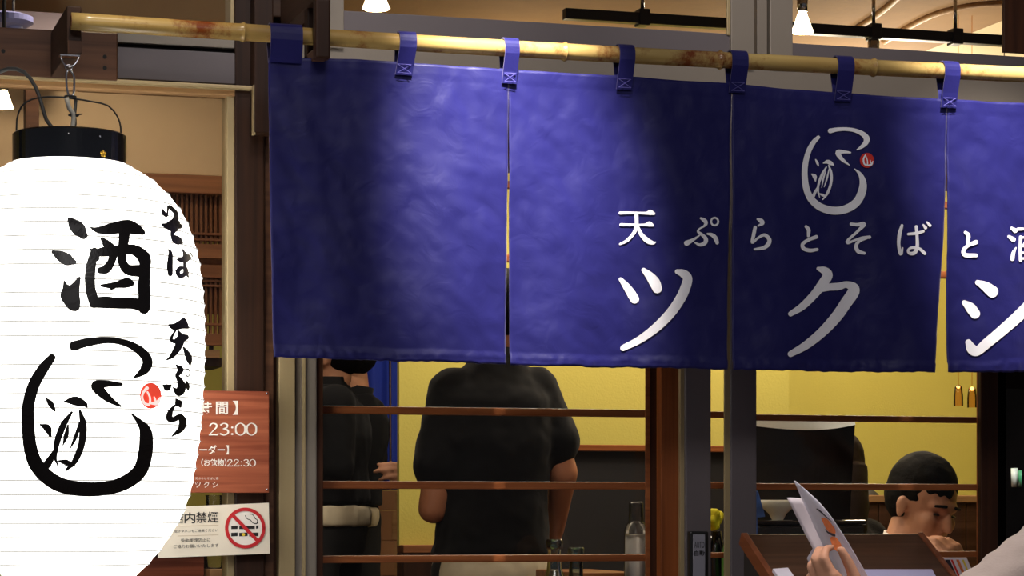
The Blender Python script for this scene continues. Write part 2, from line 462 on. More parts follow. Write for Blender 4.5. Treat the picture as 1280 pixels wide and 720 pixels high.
# ---- shop front frame
def sgroup(name): return holder(name, (0, FY, 0))
# left bay: posts, header, ledge
lf = sgroup('wall_front_left')
pbox('board', 'brown_wood_x', lf, -520, 37, 147, 97, FY - .022, .03, 60, .003)
for (u, v) in ((131, 71), (131, 85), (4, 64)):
    p = at(u, v, FY - .022)
    MB().lathe([(.0001, -.001), (.004, -.001), (.004, .002)], p, 10, True, (0, 1, 0)).build('screw', 'groove', lf)
pbox('upper_strip', 'aluminium', lf, 147, 45, 319, 57, FY + .004, .05, 232)
pbox('groove', 'groove', lf, 147, 56, 319, 64, FY + .02, .05, 232, 0)
pbox('panel', 'dark_aluminium', lf, 147, 63, 319, 102, FY, .05, 232)
pbox('ledge', 'brass_frame', lf, -520, 101, 319, 106, FY - .02, .09, 190, .002)
pbox('ledge_wood', 'light_wood', lf, -520, 105.5, 300, 113, FY, .05, 160, .002)
# vertical posts
pbox('frame_strip', 'brass_frame', lf, 284, 110, 294, 760, FY + .01, .06, 289)
pbox('upper_post', 'brass_frame', lf, 288, -40, 297, 60, FY + .01, .06, 289)
pbox('post', 'dark_wood', lf, 294, -60, 331, 900, FY - .005, .11, 312, .003)
pbox('post_batten', 'dark_wood', lf, 318, -60, 342, 166, FY - .045, .05, 330, .003)
pbox('post_edge', 'brass_frame', lf, 317, 106, 319.5, 168, FY - .043, .02, 318, 0)
pbox('post_side', 'brown_wood_x', lf, 331, 100, 342, 900, FY + .005, .09, 336)
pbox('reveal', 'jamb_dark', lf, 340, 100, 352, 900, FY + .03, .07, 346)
struct(pbox('window_1', 'window_glass', None, -520, 113, 284, 900, FY + .03, .005, 200, 0))
struct(pbox('window_2', 'window_glass', None, -520, -60, 290, 52, FY + .05, .005, 200, 0))
box('sill_wall', 'dark_wood_x', lf, X(-520, FY), X(294, FY), FY, FY + .1, 0, .45, 0)

# header over the sliding doors: transom rails behind the bamboo pole
hd = sgroup('wall_front_header')
pbox('transom_sill', 'dark_aluminium', hd, 413, 27, 916, 53, FY - .01, .09, 660)
pbox('transom_sill', 'dark_aluminium', hd, 990, 62, 1500, 88, FY - .01, .09, 1130)
pbox('shadow_gap', 'groove', hd, 335, 58, 1500, 92, FY + .03, .04, 800, 0)
pbox('head_panel', 'aluminium', hd, 340, 74, 1500, 128, FY - .004, .08, 790)
pbox('head_rail', 'dark_wood_x', hd, 340, 128, 1500, 222, FY + .034, .01, 790)
pbox('transom_stile', 'aluminium', hd, 413, -70, 430, 60, FY - .012, .08, 420)
pbox('transom_stile', 'brass_frame', hd, 909, -70, 914, 44, FY - .014, .006, 911)
pbox('mullion', 'aluminium', hd, 914, -70, 943, 80, FY - .02, .02, 930)
pbox('mullion_gap', 'groove', hd, 942, -70, 965, 80, FY + .02, .06, 950, 0)
pbox('mullion', 'aluminium', hd, 946.5, -70, 959, 80, FY - .012, .06, 952)
pbox('mullion', 'aluminium', hd, 963, -70, 991, 80, FY - .02, .03, 977)
pbox('transom_post', 'jamb_dark', hd, 1255, -70, 1300, 66, FY + .02, .01, 1270)
pbox('upper_board', 'dark_wood_x', hd, 318, -70, 413, 22, FY - .03, .06, 360, .003)
pbox('wood_block', 'brown_wood_x', hd, 340, 20, 413, 66, FY + .0, .05, 376, .003)
struct(pbox('window_3', 'window_glass', None, 428, -70, 910, 40, FY + .03, .005, 660, 0))
struct(pbox('window_4', 'window_glass', None, 990, -70, 1256, 66, FY + .03, .005, 1130, 0))

# ---- sliding door bays
def muntins(parent, px0, px1, ys, Y, wmat='muntin_wood'):
    for y0, y1 in ys: pbox('muntin', wmat, parent, px0, y0, px1, y1, Y, .022, 640, .0025)
DY = FY + .05
d1 = holder('door_1', (X(600, DY), DY, GZ))
pbox('frame_edge', 'brass_frame', d1, 349, 120, 369, 1400, FY + .0, .07, 358)
pbox('frame_stile', 'aluminium', d1, 369, 120, 396, 1400, FY + .012, .06, 382, .003)
pbox('frame_bead', 'brass_frame', d1, 378, 120, 382, 1400, FY + .006, .02, 380, .001)
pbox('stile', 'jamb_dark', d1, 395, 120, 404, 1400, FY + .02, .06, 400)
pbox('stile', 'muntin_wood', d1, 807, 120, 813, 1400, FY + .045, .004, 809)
pbox('stile', 'jamb_dark', d1, 812, 120, 827, 1400, FY + .047, .004, 820)  # dark strip painting the shaded side face of the jamb
pbox('stile', 'jamb_wood', d1, 826, 120, 851, 1400, FY + .02, .028, 838, .003)
muntins(d1, 402, 808, ((226,235), (318,327), (510,519.5), (602,611.5), (693.5,702.5), (785, 794), (877, 886), (969, 978), (1061, 1070), (1153, 1162)), DY)
pbox('glass_pane', 'window_glass', d1, 402, 120, 808, 1400, DY + .026, .004, 600, 0)
d2 = holder('door_2', (X(880, FY), FY, GZ))
pbox('frame_edge', 'brass_frame', d2, 850.5, 120, 857, 1400, FY + .008, .05, 854)
pbox('frame_stile', 'dark_aluminium', d2, 857, 120, 889, 1400, FY + .0, .05, 872, .003)
muntins(d2, 886, 912, ((226,235), (318,327), (511,519), (601.5,610), (692,699), (785, 794)), DY)
d3 = holder('door_3', (X(1080, FY), FY, GZ))
pbox('stile_lit_side', 'brass_frame', d3, 905.5, 120, 914, 1400, FY - .026, .005, 910)  # paler strip painting the lit side face of the stile
pbox('stile', 'dark_aluminium', d3, 913.5, 120, 946, 1400, FY - .03, .030, 930, .003)
muntins(d3, 944, 1224, ((230,239), (322,331), (514,522), (603,611.5), (692,699.5), (785, 794), (877, 886), (969, 978), (1061, 1070)), DY)
pbox('glass_pane', 'window_glass', d3, 944, 120, 1224, 1400, DY + .026, .004, 1080, 0)
pbox('stile', 'muntin_wood', d3, 1222, 120, 1226, 1400, DY - .005, .006, 1223)
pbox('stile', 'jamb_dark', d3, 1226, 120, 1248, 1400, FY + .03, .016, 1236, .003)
w5 = holder('window_5', (X(1290, FY), FY, GZ))
pbox('dark_stile', 'cabinet_black', w5, 1247, 120, 1258, 1400, FY + .04, .05, 1252)
pbox('glass_pane', 'window_glass', w5, 1257, 120, 1420, 1400, FY + .06, .004, 1330, 0)
pbox('dark_stile', 'cabinet_black', w5, 1420, 120, 1500, 1400, FY, .08, 1452)
# dark cabinet wall behind the last pane
struct(box('wall_cabinet', 'cabinet_black', None, X(1226, 1.0), X(1226, 1.0) + .03, .46, 1.0, GZ, 2.1, 0))
struct(box('wall_cabinet_back', 'cabinet_black', None, X(1226, 1.0) + .03, 4.4, .97, 1.0, GZ, 2.1, 0))

# ================================================================== BAMBOO POLE AND BRACKETS
def polept(px): 
    y = 26.5 + (px - 90) * .0553 + 4.0 * math.sin(math.pi * max(0, min(1, (px - 90) / 1300)))
    return at(px, y, 0)
pole = thing('bamboo_pole', polept(640), 'long yellow bamboo pole carrying the blue shop curtain', 'pole')
nodes = [304, 706, 900, 1092, 1290, 1480]; pxs = sorted(set(list(range(89, 1560, 24)) + [n + d for n in nodes for d in (-7, -4, -2, 0, 2, 4, 7)]))
rad = []
for p in pxs:
    r = .0158
    for n in nodes:
        d = abs(p - n)
        if d < 8: r += .0022 * math.exp(-(d / 2.6) ** 2)
    rad.append(r)
MB().tube([polept(p) for p in pxs], rad, 20).build('culm', 'bamboo', pole, smooth=True)
for n in nodes:
    a, b = polept(n - .9), polept(n + .9)
    MB().tube([a, b], .0186, 20).build('node_ring', 'bamboo', pole, smooth=True)
e0, e1 = polept(88.6), polept(89)
MB().tube([e0, e1], .0118, 16).build('hollow_end', 'stand_edge', pole)

# bracket at the pole's end: a beam from the wall with the pole fixed to its end
bx0, bx1 = X(83, .03), X(101, .03)
br = thing('wooden_bracket', (X(92, .1), .28, Z(70, .03, 92)), 'dark wooden bracket beam holding the bamboo end above the white lantern', 'bracket', 'curtain pole brackets')
zt, zb = Z(9, .03, 92), Z(68, .03, 92)
MB().prism([(bx0, .02, zb), (bx0, .02, zt), (bx0, FY - .02, zt), (bx0, FY - .02, zb)], (bx1 - bx0, 0, 0)).build('beam', 'dark_wood_y', br, .002)
box('end_block', 'brown_wood_x', br, bx0 + .001, bx1 + .001, .017, .022, zb, Z(51, .02, 92), .001)
# J-shaped bracket further right, its lip in front of the pole
hx0, hx1 = X(394.5, -.05), X(413, -.05)
b2 = thing('wooden_bracket', (X(404, .1), .26, Z(72, -.03, 404)), 'brown wooden hook bracket with its lip in front of the bamboo pole', 'bracket', 'curtain pole brackets')
zl, zm, zlt = Z(73, -.05, 404), Z(58, -.03, 404), Z(-2, -.05, 404)
box('lip', 'dark_wood', b2, hx0, hx1, -.052, -.024, zl, zlt, .004)
box('foot', 'brown_wood_x', b2, hx0 + .002, hx1 - .002, -.03, .06, zl + .002, zl + .022, .002)
MB().prism([(hx0, -.05, zlt - .002), (hx0, -.05, zlt + .14), (hx0, FY - .03, zlt + .14), (hx0, FY - .03, zlt - .002)], (hx1 - hx0, 0, 0)).build('beam', 'dark_wood_y', b2, .002)
box('back_arm', 'dark_wood', b2, hx0 + .002, hx1 - .002, .03, .06, zl + .004, zlt + .01, .002)

# ================================================================== NOREN
ZT = Z(80, 0, 640)
def cloth_y(x, z):
    s = max(0, min(1.05, (ZT - z) / .58))
    f = s * (.010 * math.sin(2*math.pi*(x - .9)/.52 + .6) + .005 * math.sin(2*math.pi*x/.23 + 2.0))
    f += .016 * s * noise.noise(Vector((x*3.1, z*1.6, 3.3)))
    f += (.004 + .004*s) * noise.noise(Vector((x*9 + z*3, z*5, 1.7)))
    # soft creases running down from the loops
    f += .0035 * noise.noise(Vector((x*16 + z*9, z*9 - x*4, 5.1)))
    f += .0016 * noise.noise(Vector((x*40 + z*14, z*32, 9.1)))
    return f
PAN = [  # corners: top-left, top-right, bottom-right, bottom-left
    ((335.5, 72), (635.2, 87), (632.5, 456), (344, 446)),
    ((635.7, 87), (915.0, 104), (907.5, 462), (638, 456.5)),
    ((915.8, 104), (1183.3, 124), (1166.5, 465.5), (914.5, 463)),
    ((1183.8, 124), (1440, 136), (1436, 464), (1183.5, 466)),
    ((1441.8, 136), (1700, 150), (1700, 468), (1440, 464))]
TOPS = [(335, 72), (376, 73), (440, 74), (500, 77.5), (560, 82), (635, 87), (700, 91), (780, 95), (850, 101), (914, 104), (980, 111), (1052, 116), (1120, 121), (1184, 124), (1280, 129), (1440, 136), (1700, 150)]
def topy(px):
    for (a, ya), (b, yb) in zip(TOPS, TOPS[1:]):
        if px <= b: return ya + (yb - ya) * (px - a) / (b - a)
    return TOPS[-1][1]
noren = thing('shop_curtain', (X(640, 0), 0, Z(460, 0, 640)), 'indigo cloth noren curtain with white Japanese lettering hung from bamboo', 'curtain')
panels = []
def hem(px): return 1.2 * noise.noise(Vector((px * .045, 2.2, 0))) + 1.0 * noise.noise(Vector((px * .14, 7.7, 0)))
for pi_, (tl, tr, brr, bl) in enumerate(PAN):
    nu, nv = 92, 104; vs = []; fs = []
    for j in range(nv + 1):
        v = j / nv; vv = v
        for i in range(nu + 1):
            u = i / nu
            pxt = tl[0] + (tr[0]-tl[0])*u; pxb = bl[0] + (brr[0]-bl[0])*u; pyb = bl[1] + (brr[1]-bl[1])*u + hem(pxb)
            pyt = topy(pxt); curve = (1 - v) * v * 4
            px = pxt + (pxb - pxt) * (v ** (1.9 if pi_ == 2 else 1.35) if pi_ in (0, 2) else v); py = pyt + (pyb - pyt) * vv
            p = at(px, py, 0); y = cloth_y(p.x, p.z)
            # top fold and puckered bottom hem
            if py > pyb - 13: y += -.0028 + .0035 * noise.noise(Vector((px * .16, (pyb - py) * .12, 4.0))) * (1 - abs((pyb - py) - 6) / 9)
            if v < .045: y -= .0008
            vs.append((p.x, y, p.z))
    for j in range(nv):
        for i in range(nu):
            a = j*(nu+1)+i; fs.append((a, a+1, a+nu+2, a+nu+1))
    pn = MB().add(vs, fs).build('panel', 'indigo_cloth', noren, smooth=True)
    if pi_ == 0: pn['label'] = 'plain indigo panel without lettering'
    m = pn.modifiers.new('thick', 'SOLIDIFY'); m.thickness = .0016; m.offset = 0
    panels.append(pn)
def on_noren(px, py):
    p = at(px, py, 0); d = ray(px, py); y = cloth_y(p.x, p.z) - .0032
    p = CAM + d * ((y - CAM.y) / d.y)
    return p
# hanging loops
def loop(px0, px1, ptop, pbot, lean, wide=False):
    c = polept((px0 + px1) / 2); n = 10; prof = []
    xa, xb = X(px0, 0), X(px1, 0); lx = lean / 660.0
    zb = Z(pbot, 0, px0); zc = c.z; r = .0192
    prof.append((-.0062, zb, 1)); prof.append((-.010, zc - .045, .6)); prof.append((-r, zc - .012, .12))
    for k in range(n + 1):
        a = math.pi - math.pi * k / n; prof.append((r * math.cos(a), zc + r * math.sin(a), 0))
    prof.append((r, zc - .012, .12)); prof.append((.008, zc - .045, .6)); prof.append((.0045, zb, 1))
    vs = []; fs = []; dy = lambda z: cloth_y((xa + xb) / 2, z)
    for y, z, w_ in prof:
        yy = y + c.y * 0 + (dy(z) if w_ > .5 else 0)
        for sgn in (0, 1):
            x = (xa if sgn == 0 else xb) + lx * w_; vs.append((x, yy, z))
    for i in range(len(prof) - 1): fs.append((2*i, 2*i+1, 2*i+3, 2*i+2))
    o = MB().add(vs, fs).build('hanging_loop', 'indigo_cloth', noren)
    m = o.modifiers.new('thick', 'SOLIDIFY'); m.thickness = .0022; m.offset = 0
    if not wide:
        x0_, x1_ = xa + lx, xb + lx; zt_ = zb + .019; yy = -.0125 + dy(zb); z0_ = zb + .003
        q = [(x0_+.003, z0_), (x1_-.003, z0_), (x1_-.003, zt_), (x0_+.003, zt_)]
        mb = MB()
        for a, b in ((0,1), (2,3), (0,2), (1,3)):
            mb.tube([(q[a][0], yy, q[a][1]), (q[b][0], yy, q[b][1])], .0005, 5)
        st = mb.build('stitching', 'stitch_thread', o)
loop(336, 376, 28, 78, 0, True)
for a, b, t, bt, ln in ((497, 518, 38, 94, -4), (628, 646, 47, 105, -2), (771, 790, 56, 112, -2), (911, 931, 64, 116, -1), (1043, 1063, 73, 127, -2), (1176, 1195, 82, 135, -2), (1310, 1330, 90, 142, -1), (1430, 1450, 97, 149, -1)):
    loop(a, b, t, bt, ln)

# ---- lettering on the noren
def chars(strokes, origin, scale, fn, name, mat, parent, label=None, polys=(), across=4, fat=1.0):
    mb = MB(); ox, oy = origin
    for s in strokes: stroke(mb, [(ox + p[0]/scale, oy + p[1]/scale, p[2]/scale*fat) for p in s], fn, 1.2, across)
    for p in polys: poly(mb, [(ox + q[0]/scale, oy + q[1]/scale, 0) for q in p], fn, 3)
    o = mb.build(name, mat, parent)
    if label: o['label'] = label
    return o
def ringstroke(c, rx, ry, w_): return [(c[0] + rx*math.cos(a), c[1] + ry*math.sin(a), w_) for a in [2*math.pi*k/14 for k in range(15)]]
A_, As = (760, 250), 3.6
WP = 'white_print'
chars([[(55,58,12),(130,58,10),(172,59,12),(190,56,22),(206,61,12)], [(58,111,12),(130,112,10),(168,112,12),(186,108,22),(202,114,10)],
       [(128,60,15),(128,115,15),(115,150,14),(85,183,12),(54,198,8)], [(132,118,12),(150,155,17),(178,183,21),(203,193,14),(213,190,6)]], A_, As, on_noren, 'character', WP, fat=1.1, parent=panels[1])
chars([[(418,82,9),(434,92,17),(441,105,15),(432,118,9),(414,128,7),(405,142,10),(424,157,13),(440,175,17),(436,193,17),(414,202,13),(392,192,7)],
       [(354,194,22),(374,184,15),(397,170,9),(418,154,5)], [(448,152,8),(468,157,15),(484,172,18),(491,192,15)], ringstroke((480,97), 16, 17, 8)], A_, As, on_noren, 'character', WP, fat=1.1, parent=panels[1])
chars([[(57,357,16),(80,385,28),(104,420,36),(120,446,36)], [(160,315,18),(186,340,34),(209,370,44),(221,398,40)],
       [(312,322,20),(338,331,34),(358,352,38),(348,395,41),(325,445,41),(280,510,40),(215,575,36),(140,630,30),(68,666,24)]], A_, As, on_noren, 'character', WP, fat=1.1, parent=panels[1])
B_, Bs = (920, 140), 4.5
LOGO = [[(530,106,27),(570,98,22),(620,96,20),(670,104,22),(715,125,28),(735,150,34),(728,175,28),(705,197,19),(680,212,5)],
        [(463,142,20),(435,172,27),(408,222,29),(392,282,31),(386,340,33),(390,400,35),(402,450,37),(425,493,39),(470,532,42),(530,553,44),(590,553,44),(645,533,46),(684,500,46),(708,450,46),(715,405,40),(706,365,28),(688,338,16),(666,320,5)],
        [(643,228,10),(605,224,18),(574,226,28),(580,246,26),(604,273,18),(638,299,6)],
        [(448,268,7),(457,285,15),(463,302,7)], [(427,350,8),(442,362,24),(447,388,7)], [(492,287,7),(515,280,22),(535,289,22),(548,298,7)],
        [(508,310,8),(485,350,15),(466,400,13),(461,440,12),(470,480,5)], [(522,300,8),(535,345,16),(534,400,15),(515,455,15),(488,492,7)],
        [(505,332,5),(492,372,10),(482,425,4)], [(523,322,5),(512,372,10),(496,422,4)], [(470,460,7),(490,468,16),(500,474,6)], [(470,405,5),(452,438,13),(434,475,18),(430,488,10)]]
chars(LOGO, B_, Bs, on_noren, 'emblem', WP, panels[2], 'white brushed emblem of a rounded jar with strokes inside')
seal = chars([], B_, Bs, on_noren, 'seal', 'seal_red', panels[2], 'round red seal', polys=[[(737+40*math.cos(a), 272+42*math.sin(a)) for a in [2*math.pi*k/16 for k in range(16)]]])
def on_noren2(px, py): return on_noren(px, py) + Vector((0, -.0012, 0))
chars([[(726,243,7),(716,265,9),(720,292,9),(736,298,8),(738,276,6),(730,252,6)], [(742,300,8),(760,296,11),(768,278,6)], [(756,288,5),(754,272,5)]], B_, Bs, on_noren2, 'seal_mark', WP, panels[2])
C_, Cs = (920, 250), 3.427
chars([[(92,82,8),(108,90,18),(114,100,14),(96,110,7)], [(82,117,13),(76,148,14),(70,182,11),(94,163,9),(122,150,13),(142,168,16),(139,188,17),(118,205,14),(80,211,9)]], C_, Cs, on_noren, 'character', WP, fat=1.1, parent=panels[2])
chars([[(300,114,12),(311,128,15),(310,154,11)], [(344,158,15),(312,170,13),(286,188,14),(290,208,15),(318,216,14),(347,212,12)]], C_, Cs, on_noren, 'character', WP, fat=1.1, parent=panels[2])
chars([[(493,103,12),(520,106,13),(548,104,17),(520,135,11),(480,172,11),(478,184,11),(510,172,9),(540,162,10),(572,159,13)], [(560,162,11),(528,176,12),(514,198,14),(524,220,16),(550,228,11)]], C_, Cs, on_noren, 'character', WP, fat=1.1, parent=panels[2])
chars([[(711,109,11),(701,145,15),(697,190,13),(706,231,14),(714,205,6)], [(738,146,10),(775,142,12),(803,134,10)], [(772,114,12),(776,160,12),(776,200,14),(766,225,15),(746,229,13),(737,216,10),(753,204,10),(785,209,12),(809,229,12)],
       [(802,106,7),(812,119,13)], [(818,95,7),(831,109,12)]], C_, Cs, on_noren, 'character', WP, fat=1.1, parent=panels[2])
chars([[(352,294,14),(378,303,32),(393,323,38),(370,360,37),(335,405,32),(285,455,28),(234,488,20)], [(366,380,26),(400,373,28),(440,370,29),(473,362,26),(500,374,40),(503,394,46),(472,440,45),(430,500,43),(370,565,38),(300,622,32),(234,660,23)]], C_, Cs, on_noren, 'character', WP, fat=1.1, parent=panels[2])
D_, Ds = (1100, 240), 3.13
chars([[(334,158,11),(345,170,15),(343,198,11)], [(376,196,15),(345,209,13),(327,228,14),(333,246,15),(376,248,13)]], D_, Ds, on_noren, 'character', WP, fat=1.1, parent=panels[3])
chars([[(515,141,10),(529,151,17)], [(504,174,10),(522,186,17)], [(518,262,14),(522,238,13),(532,218,5)], [(540,145,11),(585,144,9),(622,142,14)], [(550,176,11),(549,220,11),(550,266,12)], [(550,178,8),(585,177,8),(620,178,10)],
       [(619,178,12),(619,225,12),(619,268,12)], [(551,238,8),(618,238,8)], [(551,260,8),(618,260,8)], [(573,146,9),(572,185,10),(560,212,8)], [(594,146,9),(594,200,10),(610,210,8)]], D_, Ds, on_noren, 'character', WP, fat=1.1, parent=panels[3])
chars([[(382,354,18),(412,369,34),(440,390,42)], [(330,433,18),(353,452,36),(372,476,36)], [(346,588,22),(358,612,36),(378,624,32),(420,590,36),(480,540,38),(563,465,41),(640,380,42),(690,310,24)]], D_, Ds, on_noren, 'character', WP, fat=1.1, parent=panels[3])

# ================================================================== LANTERN
LX, LY = X(87, 0), 0.0; PPM = F / ((at(87, 400, 0) - CAM).dot(Vector((ST, CT, 0))))
def lz(py): return 1.12 + (HOR - py) / PPM
PROF = [(206, 68), (209, 78), (214, 88), (222, 101), (232, 113), (248, 129), (268, 143), (292, 153), (320, 161), (360, 166.5), (400, 168.8), (440, 169), (480, 167.5), (520, 165), (560, 161), (610, 152.5), (640, 143), (665, 129), (690, 112), (710, 94), (720, 83), (730, 70)]
def lrad(py):
    if py <= PROF[0][0]: return PROF[0][1] / PPM
    for (a, ra), (b, rb) in zip(PROF, PROF[1:]):
        if py <= b:
            t = (py - a) / (b - a); return (ra + (rb - ra) * t) / PPM
    return PROF[-1][1] / PPM
SM = {}
def lr(py):
    """smoothed radius with shallow waists between the ribs"""
    k = round(py, 2)
    if k not in SM: SM[k] = sum(lrad(py + d) for d in (-6, -3, 0, 3, 6)) / 5
    ph = ((py - 209) / 17.1) % 1.0
    return SM[k] - .0022 * math.sin(math.pi * ph)
lan = thing('paper_lantern', (LX, LY, lz(724)), 'large glowing white paper lantern with black brush lettering and black cap', 'lantern')
pys = [206 + k * 17.1 / 6 for k in range(int((730 - 206) / (17.1 / 6)) + 1)]
MB().lathe([(lr(p), lz(p)) for p in pys], (LX, LY, 0), 96, False).build('paper_body', 'lantern_paper', lan, smooth=True)
y = 209
while y < 730:
    r = lr(y) + .0002
    MB().tube([(LX + r*math.cos(2*math.pi*k/72), LY + r*math.sin(2*math.pi*k/72), lz(y)) for k in range(72)], .0013, 6, True).build('rib', 'lantern_rib', lan, smooth=True)
    y += 17.1
cr_ = 70.5 / PPM
cap = MB().lathe([(cr_*.5, lz(168)), (cr_ - .004, lz(168)), (cr_, lz(170)), (cr_, lz(209)), (cr_ - .003, lz(211)), (cr_ - .012, lz(211))], (LX, LY, 0), 64, False).build('top_cap', 'lacquer', lan, smooth=False)
MB().lathe([(.001, lz(172)), (cr_ - .002, lz(172)), (cr_ - .002, lz(173)), (.001, lz(173))], (LX, LY, 0), 48).build('cap_lid', 'lacquer', cap)
MB().lathe([(cr_*.98, lz(728)), (cr_, lz(730)), (cr_, lz(760)), (cr_*.95, lz(762)), (.001, lz(762))], (LX, LY, 0), 64, False).build('bottom_cap', 'lacquer', lan)
# gold crest: five petals on the cap
def on_cap(px, py, eps=.0014):
    x = X(px, 0) ; dx = (px - 87) / PPM; dx = max(-cr_*.98, min(cr_*.98, dx))
    yy = -math.sqrt(max(0, (cr_ + eps)**2 - dx*dx)); return Vector((LX + dx * CT + yy * ST * 0 , LY + yy, lz(py)))
mb = MB()
for k in range(5):
    a = -math.pi/2 + k*2*math.pi/5; mb.ellipsoid(on_cap(122 + 2.6*math.cos(a), 199 + 2.8*math.sin(a), .0005), (.0026, .0018, .0027), None, 8, 6)
mb.ellipsoid(on_cap(122, 199, .001), (.002, .002, .002), None, 8, 6); mb.build('gold_crest', 'gold', lan, smooth=True)['label'] = 'small gold flower crest'
for (u, v) in ((77, 177), (22, 198), (139, 181), (118, 178)):
    MB().ellipsoid(on_cap(u, v, .0005), (.0016, .001, .0016), None, 8, 6).build('rivet', 'chrome', lan, smooth=True)
# wire handle over the cap
hp = [at(21, 172, 0), at(21, 150, 0), at(27, 133, 0), at(40, 124, 0), at(60, 121, 0), at(86, 122.5, 0), at(115, 127, 0), at(135, 132, 0), at(147, 146, 0), at(151, 160, 0), at(151, 176, 0)]
MB().tube(crom(hp, .012), .0016, 8).build('wire_handle', 'rubber_black', lan, smooth=True)
# lamp inside
MB().ellipsoid((LX, LY, lz(330)), (.03, .03, .04)).build('inner_bulb', 'bulb_warm', lan, smooth=True)
lamp('POINT', 'lantern_light', (LX, LY, lz(330)), 6, (1, .95, .86), .06)
# painted strokes
def on_lantern(px, py, eps=.0026):
    d = ray(px, py); d2 = d.x*d.x + d.y*d.y; ox, oy = CAM.x - LX, CAM.y - LY
    r = .24; t = 4.3
    for _ in range(12):
        b = ox*d.x + oy*d.y; c = ox*ox + oy*oy - (r + eps)**2; disc = max(0, b*b - d2*c)
        t = (-b - math.sqrt(disc)) / d2; zz = CAM.z + d.z*t
        ppy = HOR - (zz - 1.12) * PPM; r = .5*r + .5*(SM.get(round(ppy, 0)) or SM.setdefault(round(ppy, 0), sum(lrad(round(ppy, 0) + q) for q in (-6, -3, 0, 3, 6)) / 5))
    return CAM + d*t
E_, Es = (60, 240), 4.0
K = 'ink'
chars([[(112,140,28),(128,160,52),(155,188,62),(178,216,38)], [(26,300,18),(58,317,46),(98,339,54),(128,350,26)],
       [(232,296,34),(212,390,46),(212,480,46),(232,555,48)], [(238,305,34),(300,296,48),(360,290,44),(430,290,48),(480,330,58),(485,390,48),(480,460,54),(482,530,56),(480,582,52)],
       [(232,552,46),(290,552,54),(350,556,50),(420,556,50),(480,570,60)], [(210,282,5),(225,300,20),(238,330,36)], [(270,234,16),(292,258,36),(325,295,40),(318,345,36),(292,385,40),(262,392,30)],
       [(382,205,52),(378,250,46),(370,300,42),(372,350,40),(400,388,48),(460,395,56)]], E_, Es, on_lantern, 'character', K, lan, fat=1.12, label=
      'large black brushed character for sake', polys=[[(78,436),(108,466),(160,422),(157,500),(162,556),(150,594),(105,588),(62,525),(73,480)],
       [(200,168),(240,176),(330,150),(400,138),(450,158),(485,195),(480,215),(440,213),(380,206),(330,210),(265,210),(228,196)],
       [(258,462),(330,450),(395,428),(428,448),(428,468),(390,480),(340,482),(305,500),(312,485),(270,475)]])
F_, Fs = (190, 250), 6.55
chars([[(82,70,6),(96,104,22),(118,130,18),(128,95,10),(137,52,18),(165,74,24),(196,108,26),(196,150,32),(170,182,32)], [(78,196,8),(115,210,34),(160,210,66),(205,210,66),(228,215,30)], [(185,235,44),(165,282,20),(190,318,44),(226,340,42),(248,352,12)]], F_, Fs, on_lantern, 'character', K, lan, fat=1.5)
chars([[(136,406,10),(152,440,24),(146,540,34),(150,605,28)], [(248,402,7),(268,440,22),(276,480,42)], [(204,486,7),(240,490,32),(285,482,34)], [(278,490,26),(266,530,16),(278,580,28),(296,630,10)],
       [(268,556,12),(228,560,24),(210,594,26),(236,625,24),(268,606,26)], [(298,448,11),(318,476,11)], [(316,436,9),(333,462,9)]], F_, Fs, on_lantern, 'character', K, lan, fat=1.5)
G_, Gs = (190, 390), 4.5
chars([[(135,100,8),(116,130,10),(108,155,14),(130,165,18),(165,148,32),(192,142,22)], [(148,108,9),(164,150,28),(142,205,28),(112,248,18),(80,271,4)], [(178,200,8),(198,235,22),(210,268,24),(215,300,6)]], G_, Gs, on_lantern, 'character', K, lan, fat=1.5,
      polys=[[(90,68),(130,62),(182,32),(208,80),(205,95),(170,95),(125,104),(100,88)]])
chars([[(138,300,8),(160,322,24),(152,342,20),(140,358,14),(158,388,24),(166,425,34),(150,452,30),(120,426,6)], [(62,410,6),(86,424,28),(108,410,6)], [(194,390,7),(200,418,17),(204,440,6)], ringstroke((201,342), 12, 20, 5)], G_, Gs, on_lantern, 'character', K, lan, fat=1.5)
chars([[(135,490,7),(150,514,30),(161,534,8)], [(128,526,8),(104,560,20),(98,598,26),(122,604,20),(158,590,24),(174,620,30),(160,660,24),(112,699,5)]], G_, Gs, on_lantern, 'character', K, lan, fat=1.5)
H_, Hs = (20, 410), 3.273
chars([[(237,73,36),(300,57,32),(380,50,24),(450,62,26),(510,95,34),(538,135,38),(525,172,34),(480,206,5)],
       [(147,121,28),(112,165,40),(72,235,44),(50,320,46),(50,400,48),(57,480,50),(78,550,54),(122,605,56),(190,645,56),(290,660,54),(390,652,52),(460,625,54),(508,582,54),(528,520,54),(533,460,52),(528,418,44),(506,386,24),(472,350,5)],
       [(432,230,12),(380,228,24),(328,234,36),(345,258,38),(382,292,26),(428,320,8)], [(125,290,7),(142,310,22),(158,338,9)], [(100,396,7),(128,410,28),(140,440,12)],
       [(198,301,7),(240,298,34),(278,311,24),(290,322,8)], [(228,345,9),(195,395,24),(170,460,24),(160,525,14),(170,560,5)], [(213,398,7),(205,440,18),(192,480,4)],
       [(262,340,10),(275,400,28),(267,480,26),(240,545,22),(205,582,9)], [(262,390,12),(242,450,14),(222,492,4)], [(165,490,7),(142,535,26),(120,568,28),(112,578,14)], [(172,544,6),(205,550,22),(226,560,12)]], H_, Hs, on_lantern, 'emblem', K, lan, fat=1.1, label=
      'black brushed emblem of a rounded jar with strokes inside')
chars([], H_, Hs, lambda a, b: on_lantern(a, b, .0024), 'seal', 'lantern_seal', lan, 'round red seal', polys=[[(551+44*math.cos(a), 277+53*math.sin(a)) for a in [2*math.pi*k/18 for k in range(18)]]])
